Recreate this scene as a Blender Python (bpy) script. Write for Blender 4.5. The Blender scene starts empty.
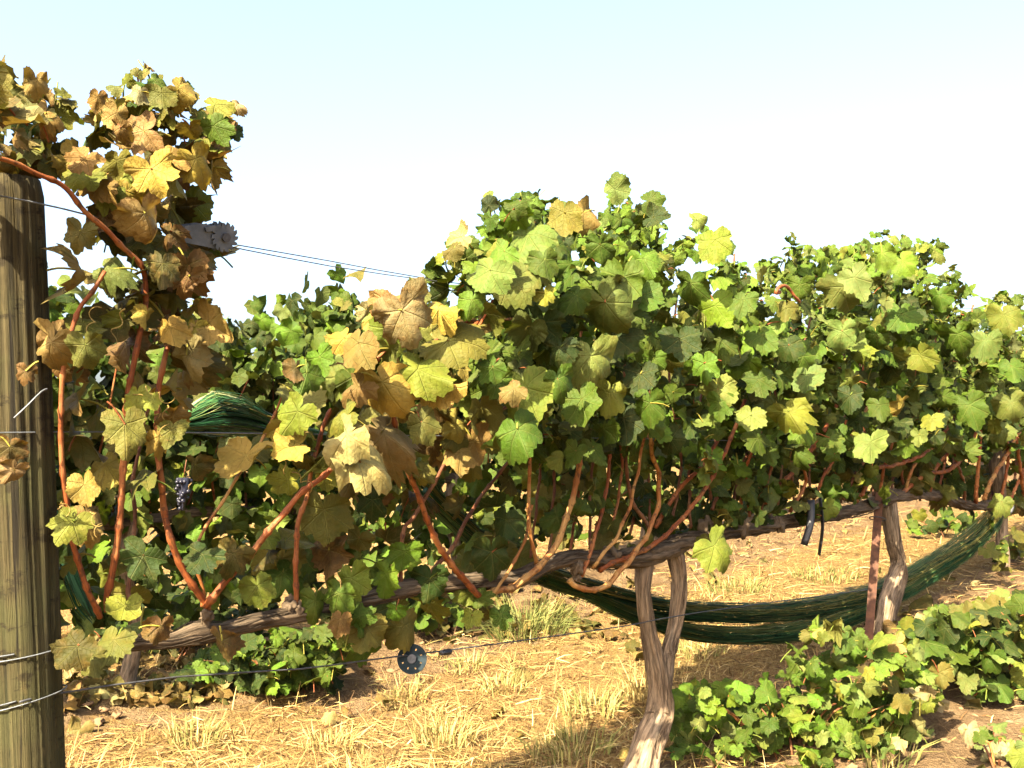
import bpy, bmesh, math, random
import numpy as np
from mathutils import Vector, noise as mnoise
random.seed(7); rng = np.random.default_rng(11)
scene = bpy.context.scene
COL = scene.collection
# ------------------------------------------------------------ camera, sky, sun, exposure
FPX, HOR, H = 1000.0, 450.0, 1.5
TH = math.atan((HOR - 384) / FPX)
cam = bpy.data.objects.new('camera', bpy.data.cameras.new('camera')); COL.objects.link(cam)
cam.location = (0, 0, H); cam.rotation_euler = (math.pi / 2 + TH, 0, 0)
cam.data.sensor_width = 36; cam.data.lens = 36 * FPX / 1024
cam.data.clip_start = .05; cam.data.clip_end = 3000
scene.camera = cam
SUN_EL = math.radians(41); TRAV = np.array([.48, .877, 0.])
TOSUN = np.array([-TRAV[0] * math.cos(SUN_EL), -TRAV[1] * math.cos(SUN_EL), math.sin(SUN_EL)])
world = bpy.data.worlds.new('World'); scene.world = world; world.use_nodes = True
wn = world.node_tree; bg = wn.nodes['Background']
sky = wn.nodes.new('ShaderNodeTexSky'); sky.sky_type = 'NISHITA'; sky.sun_disc = False
sky.sun_elevation = SUN_EL; sky.sun_rotation = math.atan2(-TRAV[0], -TRAV[1])
sky.air_density = 1.0; sky.dust_density = 6.5; sky.ozone_density = 1.4
wn.links.new(sky.outputs[0], bg.inputs[0]); bg.inputs[1].default_value = 0.09
sl = bpy.data.lights.new('sun', 'SUN'); sl.energy = 5.0; sl.angle = math.radians(.5); sl.color = (1, .88, .65)
so = bpy.data.objects.new('sun', sl); COL.objects.link(so)
so.rotation_euler = Vector(-TOSUN).to_track_quat('-Z', 'Y').to_euler()
vs = scene.view_settings
vs.view_transform = 'Standard'; vs.look = 'None'; vs.gamma = 1; vs.use_curve_mapping = False; vs.exposure = 2.86
scene.render.engine = 'CYCLES'
scene.cycles.max_bounces = 6; scene.cycles.transparent_max_bounces = 4; scene.cycles.transmission_bounces = 4
# ------------------------------------------------------------ geometry of the place
FW = np.array([0, math.cos(TH), math.sin(TH)]); UP = np.array([0, -math.sin(TH), math.cos(TH)]); RT = np.array([1., 0, 0])
ZUP = np.array([0, 0, 1.])
EYE = np.array([0, 0, H])
def ray(px, py): return FW + RT * (px - 512) / FPX + UP * (384 - py) / FPX
D = np.array([.888, 1.0022, 0]); D /= np.linalg.norm(D)          # the way the rows run
NB = np.array([-D[1], D[0], 0])                                  # square to them, away from the camera
T1 = np.array([.577, 4.4, 0])                                    # foot of the first trunk
def P(px, py, off=0.):                                           # a point in the row's upright plane
    r = ray(px, py); t = (off - (EYE - T1) @ NB) / (r @ NB)
    return EYE + r * t
def along(p): return (np.asarray(p) - T1)[..., :2] @ D[:2]
def across(p): return (np.asarray(p) - T1)[..., :2] @ NB[:2]
def gz(x, y):                                                    # height of the ground
    p = np.stack([np.asarray(x, float), np.asarray(y, float)], -1) - T1[:2]
    s = p @ D[:2]; o = p @ NB[:2]
    s1 = np.clip(s + .3, 0, 30)
    z = 1.25 * (1 - np.exp(-s1 / 11.5))* (1-np.exp(-(s1/.8)**2))
    wob = .03 * np.sin(s * 2.1 + 1) + .03 * np.sin(s * 3.7 + o * 2)
    z = z + (.15 + wob) * np.exp(-((o - 3.0) / .5) ** 2) + .05 * np.exp(-(o / .45) ** 2)
    return z
def gz1(p): return float(gz(p[0], p[1]))
def G(px, py):                                                   # where a pixel's ray meets the ground
    r = ray(px, py); z = 0.
    p = EYE
    lo, hi = 1., 1.
    t = 1.
    while t < 60:
        q = EYE + r * t
        if q[2] < gz1(q): break
        t += .05
    for _ in range(12):
        q = EYE + r * t; t += (q[2] - gz1(q)) / max(-r[2], .05) * .7
    q = EYE + r * t
    return np.array([q[0], q[1], gz1(q)])
def nrm(v): v = np.asarray(v, float); return v / max(np.linalg.norm(v), 1e-9)
# ------------------------------------------------------------ naming
def tag(o, label=None, cat=None, group=None, kind=None):
    if label: o['label'] = label
    if cat: o['category'] = cat
    if group: o['group'] = group
    if kind: o['kind'] = kind
    return o
def thing(name, label, cat, loc, group=None):
    o = bpy.data.objects.new(name, None); COL.objects.link(o); o.location = Vector(loc); o.empty_display_size = .1
    return tag(o, label, cat, group)
def link(name, me, mat, parent=None, label=None):
    o = bpy.data.objects.new(name, me); COL.objects.link(o)
    if mat is not None: me.materials.append(mat)
    if parent is not None:
        o.parent = parent; o.location = -parent.location      # meshes are written in world space
    if label: o['label'] = label
    return o
def copy_tree(o, parent=None):
    c = o.copy(); COL.objects.link(c); c.parent = parent
    for ch in list(o.children): copy_tree(ch, c)
    return c
# ------------------------------------------------------------ materials
class NT:
    def __init__(s, name):
        s.m = bpy.data.materials.new(name); s.m.use_nodes = True; s.t = s.m.node_tree; s.t.nodes.clear()
    def n(s, typ, **kw):
        nd = s.t.nodes.new('ShaderNode' + typ)
        for k, v in kw.items():
            if k.startswith('i_'):
                key = k[2:]; key = int(key) if key.isdigit() else key.replace('_', ' ')
                s.put(nd.inputs[key], v)
            else: setattr(nd, k, v)
        return nd
    def put(s, sock, v):
        if isinstance(v, bpy.types.NodeSocket): s.t.links.new(v, sock)
        elif isinstance(v, bpy.types.Node): s.t.links.new(v.outputs[0], sock)
        else:
            if isinstance(v, tuple) and len(v) == 3 and sock.type == 'RGBA': v = v + (1,)
            sock.default_value = v
    def math(s, op, a, b=0., c=None):
        nd = s.n('Math', operation=op); s.put(nd.inputs[0], a); s.put(nd.inputs[1], b)
        if c is not None: s.put(nd.inputs[2], c)
        return nd.outputs[0]
    def mix(s, f, a, b, blend='MIX'):
        nd = s.n('MixRGB', blend_type=blend); s.put(nd.inputs[0], f); s.put(nd.inputs[1], a); s.put(nd.inputs[2], b); return nd.outputs[0]
    def rng(s, v, a, b, c=0., d=1.):
        nd = s.n('MapRange', interpolation_type='SMOOTHSTEP'); s.put(nd.inputs[0], v)
        for i, x in enumerate((a, b, c, d)): nd.inputs[i + 1].default_value = x
        return nd.outputs[0]
    def noise(s, vec, scale, detail=4., rough=.6):
        nd = s.n('TexNoise'); s.put(nd.inputs['Vector'], vec)
        nd.inputs['Scale'].default_value = scale; nd.inputs['Detail'].default_value = detail; nd.inputs['Roughness'].default_value = rough
        return nd.outputs[0]
    def ramp(s, f, *stops):
        nd = s.n('ValToRGB'); s.put(nd.inputs[0], f); e = nd.color_ramp.elements
        while len(e) < len(stops): e.new(.5)
        for i, (p, c) in enumerate(stops): e[i].position = p; e[i].color = tuple(c) + (1,)
        return nd.outputs[0]
    def scale(s, vec, x, y, z):
        nd = s.n('Mapping'); s.put(nd.inputs[0], vec); nd.inputs[3].default_value = (x, y, z); return nd.outputs[0]
    def out(s, sh): 
        o = s.n('OutputMaterial'); s.put(o.inputs[0], sh); return s.m
    def bsdf(s, col, rough=.7, spec=.3, bump=None, bstr=.3, bdist=.01, metal=0.):
        b = s.n('BsdfPrincipled'); s.put(b.inputs['Base Color'], col); s.put(b.inputs['Roughness'], rough)
        b.inputs['Specular IOR Level'].default_value = spec; b.inputs['Metallic'].default_value = metal
        if bump is not None:
            bp = s.n('Bump'); bp.inputs['Strength'].default_value = bstr; bp.inputs['Distance'].default_value = bdist
            s.put(bp.inputs['Height'], bump); s.put(b.inputs['Normal'], bp.outputs[0])
        return b
def leaf_material():
    t = NT('grape_leaf')
    tint = t.n('Attribute', attribute_name='tint'); dry = t.n('Attribute', attribute_name='dry').outputs['Fac']
    uv = t.n('UVMap'); sp = t.n('SeparateXYZ'); t.put(sp.inputs[0], uv)
    geo = t.n('NewGeometry'); obj = t.n('TexCoord').outputs['Object']
    x, y = sp.outputs[0], sp.outputs[1]
    a = t.math('ABSOLUTE', t.math('ARCTAN2', x, y)); r = t.math('SQRT', t.math('ADD', t.math('MULTIPLY', x, x), t.math('MULTIPLY', y, y)))
    d = t.math('MINIMUM', a, t.math('MINIMUM', t.math('ABSOLUTE', t.math('SUBTRACT', a, .88)), t.math('ABSOLUTE', t.math('SUBTRACT', a, 1.85))))
    dist = t.math('MULTIPLY', d, r)
    vein = t.rng(dist, .03, .006)
    sec = t.rng(t.math('ABSOLUTE', t.math('SINE', t.math('MULTIPLY', t.math('SUBTRACT', r, t.math('MULTIPLY', dist, .8)), 19.))), .25, .0)
    live = t.rng(r, 1.8, 1.5)                                    # stems carry uv beyond the blade
    veins = t.math('MULTIPLY', t.math('MAXIMUM', vein, t.math('MULTIPLY', sec, .45)), live)
    n1 = t.noise(obj, 34, 5, .65); n2 = t.noise(obj, 120, 3, .6); n3 = t.noise(obj, 11, 2)
    c = t.mix(t.rng(n3, .35, .7, 0, .35), tint.outputs['Color'], (.022, .034, .005), 'MIX')
    c = t.mix(t.math('MULTIPLY', t.rng(n1, .42, .7), t.math('ADD', t.math('MULTIPLY', dry, .85), .07)), c, (.115, .065, .016))
    c = t.mix(t.rng(n2, .3, .75, .0, .3), c, t.mix(1., c, (1.5, 1.4, 1.1), 'MULTIPLY'))
    c = t.mix(t.math('MULTIPLY', veins, .24), c, t.mix(.45, c, (.24, .225, .07)))
    edge = t.rng(t.math('ADD', dry, t.math('MULTIPLY', n1, .9)), 1.12, 1.32, 0, .85)
    c = t.mix(edge, c, (.085, .046, .014))
    c = t.mix(t.math('MULTIPLY', geo.outputs['Backfacing'], t.math('MULTIPLY', live, .3)), c, (.12, .125, .045))
    hgt = t.math('ADD', t.math('MULTIPLY', veins, -.35), t.math('MULTIPLY', n1, .9))
    b = t.bsdf(c, .62, .12, hgt, .8, .01)
    tr = t.n('BsdfTranslucent'); t.put(tr.inputs[0], t.mix(1., c, (1.25, 1.15, .5), 'MULTIPLY'))
    mx = t.n('MixShader'); mx.inputs[0].default_value = .17; t.put(mx.inputs[1], b.outputs[0]); t.put(mx.inputs[2], tr.outputs[0])
    return t.out(mx.outputs[0])
def bark_material(name, dark, light, us=26, vsx=5, grey=(.30, .26, .20)):
    t = NT(name); uv = t.n('UVMap').outputs[0]
    n1 = t.noise(t.scale(uv, us, vsx, 1), 1, 6, .65); n2 = t.noise(t.scale(uv, us * 3, vsx * 2.2, 1), 1, 4); n3 = t.noise(uv, 5, 3)
    c = t.ramp(n1, (.32, dark), (.5, tuple((a + b) / 2 for a, b in zip(dark, light))), (.68, light))
    c = t.mix(t.rng(n3, .4, .7, 0, .5), c, t.mix(n2, c, grey))
    return t.out(t.bsdf(c, .9, .15, t.math('ADD', n1, t.math('MULTIPLY', n2, .5)), .9, .012))
def cane_material(name, c0, c1, pale):
    t = NT(name); uv = t.n('UVMap').outputs[0]; obj = t.n('TexCoord').outputs['Object']
    n1 = t.noise(t.scale(uv, 9, 14, 1), 1, 5, .6); n2 = t.noise(obj, 9, 3); n3 = t.noise(obj, 45, 2)
    c = t.ramp(n1, (.36, c0), (.62, c1)); c = t.mix(t.rng(n2, .45, .62, 0, .75), c, pale); c = t.mix(t.rng(n3, .54, .66, 0, .7), c, (.035, .013, .006))
    return t.out(t.bsdf(c, .6, .2, n1, .6, .006))
def simple(name, c0, c1, sc=30., rough=.6, metal=0., bump=.3, spec=.3):
    t = NT(name); n = t.noise(t.n('TexCoord').outputs['Object'], sc, 5)
    return t.out(t.bsdf(t.ramp(n, (.3, c0), (.7, c1)), rough, spec, n, bump, .004, metal))
def vcol(name, rough=.8, spec=.2, trans=0.):
    t = NT(name); a = t.n('Attribute', attribute_name='tint').outputs['Color']
    n = t.noise(t.n('TexCoord').outputs['Object'], 60, 3)
    c = t.mix(t.rng(n, .3, .7, 0, .4), a, t.mix(1., a, (.6, .55, .45), 'MULTIPLY'))
    b = t.bsdf(c, rough, spec)
    if not trans: return t.out(b)
    tr = t.n('BsdfTranslucent'); t.put(tr.inputs[0], c); mx = t.n('MixShader'); mx.inputs[0].default_value = trans
    t.put(mx.inputs[1], b.outputs[0]); t.put(mx.inputs[2], tr.outputs[0]); return t.out(mx.outputs[0])
def ground_material():
    t = NT('dry_ground'); obj = t.n('TexCoord').outputs['Object']; soil = t.n('Attribute', attribute_name='soil').outputs['Fac']
    big = t.noise(obj, .9, 4); mid = t.noise(obj, 6, 5, .7); fine = t.noise(obj, 48, 5, .7); st = t.noise(t.scale(obj, 1, .35, 1), 110, 3, .7)
    straw = t.ramp(fine, (.32, (.04, .02, .007)), (.44, (.155, .088, .028)), (.58, (.285, .18, .06)), (.78, (.40, .29, .12)))
    straw = t.mix(t.rng(t.noise(obj, 17, 4, .7), .47, .62, 0, .8), straw, (.135, .068, .022)); straw = t.mix(t.rng(st, .42, .7, 0, .55), straw, (.41, .285, .105))
    straw = t.mix(t.rng(big, .52, .7, 0, .35), straw, (.15, .13, .04))
    dirt = t.ramp(mid, (.3, (.085, .05, .023)), (.55, (.18, .115, .056)), (.75, (.26, .178, .092)))
    dirt = t.mix(t.rng(fine, .55, .75, 0, .6), dirt, (.36, .25, .125))
    f = t.rng(t.math('ADD', soil, t.math('MULTIPLY', t.math('SUBTRACT', mid, .5), 1.1)), .35, .65)
    c = t.mix(f, straw, dirt)
    hg = t.math('ADD', t.math('MULTIPLY', mid, 1.2), t.math('ADD', fine, t.math('MULTIPLY', st, .5)))
    return t.out(t.bsdf(c, .95, .1, hg, 1., .06))
def post_material():
    t = NT('weathered_post_wood'); uv = t.n('UVMap').outputs[0]; obj = t.n('TexCoord').outputs['Object']
    g = t.noise(t.scale(uv, 42, 1.6, 1), 1, 8, .7); g2 = t.noise(t.scale(uv, 130, 3, 1), 1, 4); blot = t.noise(obj, 5, 4); blot2 = t.noise(t.scale(obj,1,1,.5), 14, 4)
    c = t.ramp(g, (.35, (.005, .004, .002)), (.45, (.028, .022, .009)), (.58, (.055, .043, .018)), (.76, (.10, .079, .037)))
    c = t.mix(t.rng(blot, .42, .66, 0, .55), c, (.045, .045, .015)); c = t.mix(t.rng(blot2, .58, .72, 0, .5), c, (.02, .015, .006))
    ck = t.rng(t.noise(t.scale(uv, 22, .9, 1), 1, 5, .55), .60, .64, 0, .9); c = t.mix(ck, c, (.008, .006, .003))
    cr = t.rng(t.noise(t.scale(uv, 6, 16, 1), 1, 6, .7), .55, .62, 0, .85); c = t.mix(cr, c, (.015, .011, .005)); c = t.mix(t.rng(t.noise(t.scale(uv, 16, 7, 1), 1, 3), .6, .75, 0, .5), c, (.095, .07, .026))
    return t.out(t.bsdf(c, .85, .15, t.math('ADD', g, t.math('MULTIPLY', g2, .4)), 1., .012))
def net_material():
    t = NT('green_netting'); obj = t.n('TexCoord').outputs['Object']; a = t.n('Attribute', attribute_name='tint').outputs['Color']
    return t.out(t.bsdf(a, .6, .15))
M_LEAF = leaf_material()
M_BARK = bark_material('vine_bark', (.016, .010, .006), (.26, .18, .11), 20, 9, (.28, .23, .165))
M_BARKD = bark_material('shaded_cordon_bark', (.014, .009, .005), (.13, .09, .055), 18, 9, (.18, .145, .10))  # vine bark darkened, the shade on the cordons put into its colour
M_CANE = cane_material('red_cane', (.095, .024, .006), (.19, .052, .013), (.24, .095, .03))
M_CANEY = cane_material('orange_cane', (.15, .052, .013), (.25, .098, .025), (.29, .17, .055))
M_CANED = cane_material('brown_cane', (.06, .02, .008), (.12, .042, .015), (.16, .075, .033))
M_POST = post_material(); M_GROUND = ground_material()
M_WIRE = simple('galvanised_wire', (.07, .078, .085), (.15, .16, .17), 60, .6, .4)
M_DARKW = simple('dark_wire', (.02, .02, .022), (.06, .06, .065), 60, .5)
M_METAL = simple('zinc_metal', (.04, .05, .064), (.115, .13, .15), 25, .5, .4)
M_DISC = simple('blue_grey_plastic', (.012, .018, .021), (.022, .030, .034), 30, .9, spec=.03)
M_RUST = simple('rusty_steel', (.03, .012, .007), (.10, .042, .02), 25, .85)
M_BLACK = simple('black_plastic', (.006, .006, .007), (.018, .018, .02), 20, .45)
M_NET = net_material(); M_GRASS = vcol('dry_grass', .75, .25, .25); M_CLOD = simple('soil_clod', (.08, .045, .02), (.2, .12, .058), 14, .95)
M_GRAPE = simple('dark_grape', (.006, .006, .011), (.022, .022, .034), 40, .35)
# ------------------------------------------------------------ mesh helpers
def mesh_np(name, V, loops, counts, uv=None, tint=None, dry=None, soil=None, smooth=True):
    me = bpy.data.meshes.new(name)
    V = np.asarray(V, np.float32); loops = np.asarray(loops, np.int32); counts = np.asarray(counts, np.int32)
    me.vertices.add(len(V)); me.vertices.foreach_set('co', V.ravel())
    me.loops.add(len(loops)); me.loops.foreach_set('vertex_index', loops)
    me.polygons.add(len(counts)); st = np.concatenate([[0], np.cumsum(counts)[:-1]]).astype(np.int32)
    me.polygons.foreach_set('loop_start', st); me.polygons.foreach_set('loop_total', counts)
    me.polygons.foreach_set('use_smooth', np.full(len(counts), smooth, bool))
    if uv is not None:
        l = me.uv_layers.new(name='UVMap'); l.data.foreach_set('uv', np.asarray(uv, np.float32)[loops].ravel())
    if tint is not None:
        a = me.attributes.new('tint', 'FLOAT_COLOR', 'POINT'); tt = np.ones((len(V), 4), np.float32); tt[:, :3] = tint; a.data.foreach_set('color', tt.ravel())
    for nm, arr in (('dry', dry), ('soil', soil)):
        if arr is not None:
            a = me.attributes.new(nm, 'FLOAT', 'POINT'); a.data.foreach_set('value', np.asarray(arr, np.float32))
    me.update(calc_edges=True); me.validate()
    return me
class MB:
    """collects tubes and pieces into one mesh"""
    def __init__(s): s.V = []; s.L = []; s.C = []; s.UV = []; s.T = []; s.n = 0
    def add(s, V, faces, uv=None, tint=(1, 1, 1)):
        V = np.asarray(V, float)
        for f in faces: s.L.extend(int(i) + s.n for i in f); s.C.append(len(f))
        s.V.append(V); s.UV.append(np.zeros((len(V), 2)) if uv is None else np.asarray(uv)); s.T.append(np.tile(np.asarray(tint, float), (len(V), 1)) if np.ndim(tint) == 1 else tint)
        s.n += len(V); return s
    def tube(s, pts, rad, sides=8, caps=True, tint=(1, 1, 1), disp=None, flat=None, twist=0.):
        pts = np.asarray(pts, float); n = len(pts); rad = np.broadcast_to(np.asarray(rad, float), (n,))
        tan = np.gradient(pts, axis=0); tan /= np.maximum(np.linalg.norm(tan, axis=1, keepdims=True), 1e-9)
        ref = np.array([0, 0, 1.]) if abs(tan[0][2]) < .9 else np.array([1., 0, 0])
        X = []; u = nrm(np.cross(tan[0], ref))
        for i in range(n):
            u = nrm(u - tan[i] * (u @ tan[i])); X.append(u)
        X = np.array(X); Y = np.cross(tan, X)
        L = np.concatenate([[0], np.cumsum(np.linalg.norm(np.diff(pts, axis=0), axis=1))])
        a = np.arange(sides + 1) / sides * 2 * math.pi            # a seam column, so the uv closes
        A = a[None, :] + twist * L[:, None]
        R = rad[:, None] * np.ones((1, sides + 1))
        if disp is not None: R = R * disp(a[None, :] + 0 * A, L[:, None] + 0 * A)
        cx, cy = np.cos(A) * R, np.sin(A) * R
        if flat: cy = cy * flat
        V = pts[:, None, :] + X[:, None, :] * cx[..., None] + Y[:, None, :] * cy[..., None]
        uv = np.stack([np.broadcast_to(a / (2 * math.pi), A.shape), np.broadcast_to(L[:, None], A.shape)], -1)
        k = sides + 1; F = []
        for i in range(n - 1):
            for j in range(sides): F.append((i * k + j, i * k + j + 1, (i + 1) * k + j + 1, (i + 1) * k + j))
        if caps: F.append(tuple(range(sides - 1, -1, -1))); F.append(tuple((n - 1) * k + j for j in range(sides)))
        return s.add(V.reshape(-1, 3), F, uv.reshape(-1, 2), tint)
    def box(s, c, sx, sy, sz, X=RT, Y=None, Z=ZUP, tint=(1, 1, 1)):
        X = nrm(X); Z = nrm(Z); Y = np.cross(Z, X) if Y is None else nrm(Y)
        V = [np.asarray(c) + X * sx * i / 2 + Y * sy * j / 2 + Z * sz * k / 2 for i in (-1, 1) for j in (-1, 1) for k in (-1, 1)]
        return s.add(V, [(0, 1, 3, 2), (4, 6, 7, 5), (0, 4, 5, 1), (2, 3, 7, 6), (0, 2, 6, 4), (1, 5, 7, 3)], None, tint)
    def blob(s, c, r, seed=0, sub=1, rough=.3, sq=(1, 1, 1), tint=(1, 1, 1)):
        bm = bmesh.new(); bmesh.ops.create_icosphere(bm, subdivisions=sub, radius=1)
        V = [np.array(v.co) * (1 + rough * mnoise.noise(v.co * 1.3 + Vector((seed * 3.1, seed, 0)))) * r * np.array(sq) + c for v in bm.verts]
        F = [[v.index for v in f.verts] for f in bm.faces]; bm.free()
        return s.add(V, F, None, tint)
    def mesh(s, name, smooth=True):
        return mesh_np(name, np.concatenate(s.V), s.L, s.C, np.concatenate(s.UV), np.concatenate(s.T), smooth=smooth)
def spline(pts, step=.03):
    pts = np.asarray(pts, float)
    if len(pts) == 2: n = max(2, int(np.linalg.norm(pts[1] - pts[0]) / step)); return pts[0] + (pts[1] - pts[0]) * np.linspace(0, 1, n + 1)[:, None]
    ext = np.vstack([2 * pts[0] - pts[1], pts, 2 * pts[-1] - pts[-2]]); out = []
    for i in range(len(pts) - 1):
        p0, p1, p2, p3 = ext[i:i + 4]; n = max(2, int(np.linalg.norm(p2 - p1) / step)); t = np.arange(n)[:, None] / n
        out.append(.5 * (2 * p1 + (p2 - p0) * t + (2 * p0 - 5 * p1 + 4 * p2 - p3) * t ** 2 + (3 * p1 - p0 - 3 * p2 + p3) * t ** 3))
    return np.vstack(out + [pts[-1:]])
def lerp_r(n, *r): return np.interp(np.linspace(0, 1, n), np.linspace(0, 1, len(r)), r)
def px_r(w, p): return w / 2 / FPX * p[1]
def bark_disp(seed, amp=.3):
    def f(a, L):
        out = np.ones(a.shape)
        for i in range(a.shape[0]):
            for j in range(a.shape[1]):
                aa, l = a[i, j], L[i, j]
                v = Vector((math.cos(aa) * 2.6 + seed, math.sin(aa) * 2.6, l * 2.2)); w = Vector((math.cos(aa) * 7 + seed, math.sin(aa) * 7, l * 6))
                out[i, j] = 1 + amp * (mnoise.noise(v) * .8 - abs(mnoise.noise(w)) * .6 + .25 * mnoise.noise(Vector((seed, l * 9, 2))))
        return out
    return f
# ------------------------------------------------------------ leaves
def leaf_template(M, rings, seed, sinus=1.):
    r_ = np.random.default_rng(seed)
    key = np.radians([0, 24, 28, 50, 76, 82, 106, 128, 150, 172, 180])
    rad = np.array([1., .86, .83 - .11 * sinus, .94, .81, .78 - .11 * sinus, .84, .74, .62, .36, .16])
    ang = (np.arange(M) / M) * 2 * math.pi - math.pi
    rr = np.interp(np.abs(ang), key, rad)
    side = np.where(ang > 0, 1, 0); rr *= 1 + (r_.uniform(-.14, .14) * side); rr *= 1 + .07 * np.sin(ang * 2 + r_.uniform(0, 6)) + .05 * np.sin(ang * 3 + r_.uniform(0, 6))
    tooth = 1 + np.where(np.arange(M) % 2 == 0, 1, -1) * r_.uniform(.0, .075, M) + r_.uniform(-.035, .035, M)
    rr = rr * np.where(np.abs(ang) > 2.9, 1, tooth)
    V = [[0, 0]]; rim = [0.]
    for f in rings:
        w = f ** .8 if f < 1 else 1
        smooth_r = rr if f == 1 else (rr * f * .7 + f * .3 * np.convolve(np.r_[rr[-2:], rr, rr[:2]], np.ones(5) / 5, 'valid'))
        for a, q in zip(ang, smooth_r): V.append([math.sin(a) * q, math.cos(a) * q]); rim.append(f)
    F = []
    for j in range(M): F.append((0, 1 + (j + 1) % M, 1 + j))
    for k in range(len(rings) - 1):
        b0, b1 = 1 + k * M, 1 + (k + 1) * M
        for j in range(M): F.append((b0 + j, b0 + (j + 1) % M, b1 + (j + 1) % M, b1 + j))
    return np.array(V), np.array(rim), F
HI = [leaf_template(46, (.4, .75, 1.), s, q) for s, q in ((1, 1.), (2, .5), (3, 1.7), (4, .7), (5, .1), (6, 1.3), (17, .2), (18, 2.0), (19, .9))]
LO = [leaf_template(20, (.6, 1.), s, q) for s, q in ((7, 1.), (8, .3), (9, 1.8), (10, .8), (11, 1.3))]
PAL = dict(G=(.030, .052, .0045), B=(.054, .094, .007), D=(.011, .021, .003), YG=(.080, .092, .011), OL=(.064, .060, .011), Y=(.185, .135, .026), T=(.14, .10, .033),  # D is dark green, lowered so its colour also carries shade
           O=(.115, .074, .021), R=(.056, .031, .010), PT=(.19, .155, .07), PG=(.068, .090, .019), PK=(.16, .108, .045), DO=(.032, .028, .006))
DRY = dict(G=.05, B=.03, D=.05, YG=.18, OL=.2, Y=.45, T=.7, O=.75, R=.8, PT=.5, PG=.2, PK=.8, DO=.5)
class Foliage:
    def __init__(s, lod=0): s.items = []; s.stems = MB(); s.lod = lod
    def leaf(s, centre, w, N, T, col, curl=None, petiole=True):
        N = nrm(N); T = np.asarray(T, float); T = nrm(T - N * (T @ N)); sc = w / 1.45
        org = np.asarray(centre) - T * .27 * sc
        c = np.array(PAL[col]) * rng.uniform(.78, 1.22) * np.array([rng.uniform(.85, 1.15), 1, rng.uniform(.8, 1.2)])
        k = 1.0 if DRY[col] < .3 else 1.6
        cv = (rng.normal(.2, .24) * k, rng.normal(.22, .22) * k, rng.uniform(.05, .15) * k, rng.uniform(0, 6.28), rng.integers(3, 6), rng.normal(0, .2) * k, rng.uniform(.78, 1.1), rng.normal(0, .14)) if curl is None else tuple(curl) + (1., 0.)
        s.items.append((org, sc, N, T, c, min(1, DRY[col] * rng.uniform(.6, 1.25)), cv, int(rng.integers(0, 1000))))
        if petiole and s.lod == 0:
            L = sc * rng.uniform(.6, 1.1)
            d = nrm(-T * .6 + (-N) * rng.uniform(.3, 1.) + rng.normal(0, .35, 3) + ZUP * -.1)
            p = [org, org + d * L * .35 - N * .02 * sc, org + d * L * .7 - ZUP * .05 * L, org + d * L - ZUP * .18 * L]
            tc = (.20, .17, .03) if DRY[col] > .2 or rng.random() < .5 else (.10, .125, .02)
            if rng.random() < .25: tc = (.17, .05, .02)
            s.stems.tube(spline(p, L / 5), .0021 + sc * .006, 4, False, tc)
    def build(s, name, parent=None, label=None):
        V = []; Ls = []; Cs = []; UV = []; TI = []; DR = []; n0 = 0
        temps = HI if s.lod == 0 else LO
        for ti in range(len(temps)):
            it = [q for q in s.items if q[7] % len(temps) == ti]
            if not it: continue
            tv, rim, F = temps[ti]; n = len(it); m = len(tv)
            org = np.array([q[0] for q in it]); sc = np.array([q[1] for q in it])[:, None]; N = np.array([q[2] for q in it]); T = np.array([q[3] for q in it]); S = np.cross(T, N)
            cv = np.array([q[6] for q in it], float)
            x = tv[:, 0][None]; y = tv[:, 1][None]; r2 = x * x + y * y; r = np.sqrt(r2); a = np.arctan2(x, y)
            z = -cv[:, 0:1] * r2 * np.sign(y + .2) * np.where(y > -.2, 1, .5) - cv[:, 1:2] * np.abs(x) ** 1.3 * 1.0 + cv[:, 2:3] * np.sin(a * cv[:, 4:5] * 1. + cv[:, 3:4]) * r2 + cv[:, 5:6] * x * y + .07 * np.sin(x * 5.1 + cv[:, 3:4] * 2) * np.sin(y * 5.7 + cv[:, 3:4] * 3) + .035 * np.sin(a * 9 + cv[:, 3:4]) * r2 + np.sin(cv[:, 3:4] * 7) * 1.1 * np.clip(r - .55, 0, 1) ** 2 * (.5 + .5 * np.sin(a * 2 + cv[:, 3:4] * 5))
            shr = 1 - .18 * np.clip(np.abs(z), 0, 1)
            W = org[:, None, :] + sc[..., None] * (S[:, None, :] * ((x * cv[:, 6:7] + y * cv[:, 7:8]) * shr)[..., None] + T[:, None, :] * (y * shr)[..., None] + N[:, None, :] * z[..., None])
            V.append(W.reshape(-1, 3)); UV.append(np.tile(tv, (n, 1)))
            TI.append(np.repeat(np.array([q[4] for q in it]), m, 0)); DR.append((np.array([q[5] for q in it])[:, None] * (.35 + .65 * rim[None])).ravel())
            fl = np.concatenate([np.array(f) for f in F]); fc = np.array([len(f) for f in F])
            Ls.append((fl[None] + (np.arange(n) * m)[:, None] + n0).ravel()); Cs.append(np.tile(fc, n)); n0 += n * m
        if s.stems.n:
            V.append(np.concatenate(s.stems.V)); Ls.append(np.array(s.stems.L) + n0); Cs.append(np.array(s.stems.C))
            UV.append(np.full((s.stems.n, 2), 3.)); TI.append(np.concatenate(s.stems.T)); DR.append(np.zeros(s.stems.n)); n0 += s.stems.n
        me = mesh_np(name, np.concatenate(V), np.concatenate(Ls), np.concatenate(Cs), np.concatenate(UV), np.concatenate(TI), np.concatenate(DR))
        return link(name, me, M_LEAF, parent, label)
SUNH = nrm(np.array([-TRAV[0], -TRAV[1], 0]))
def pick(pal):
    k = list(pal); w = np.array([pal[q] for q in k], float); return k[rng.choice(len(k), p=w / w.sum())]
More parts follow.
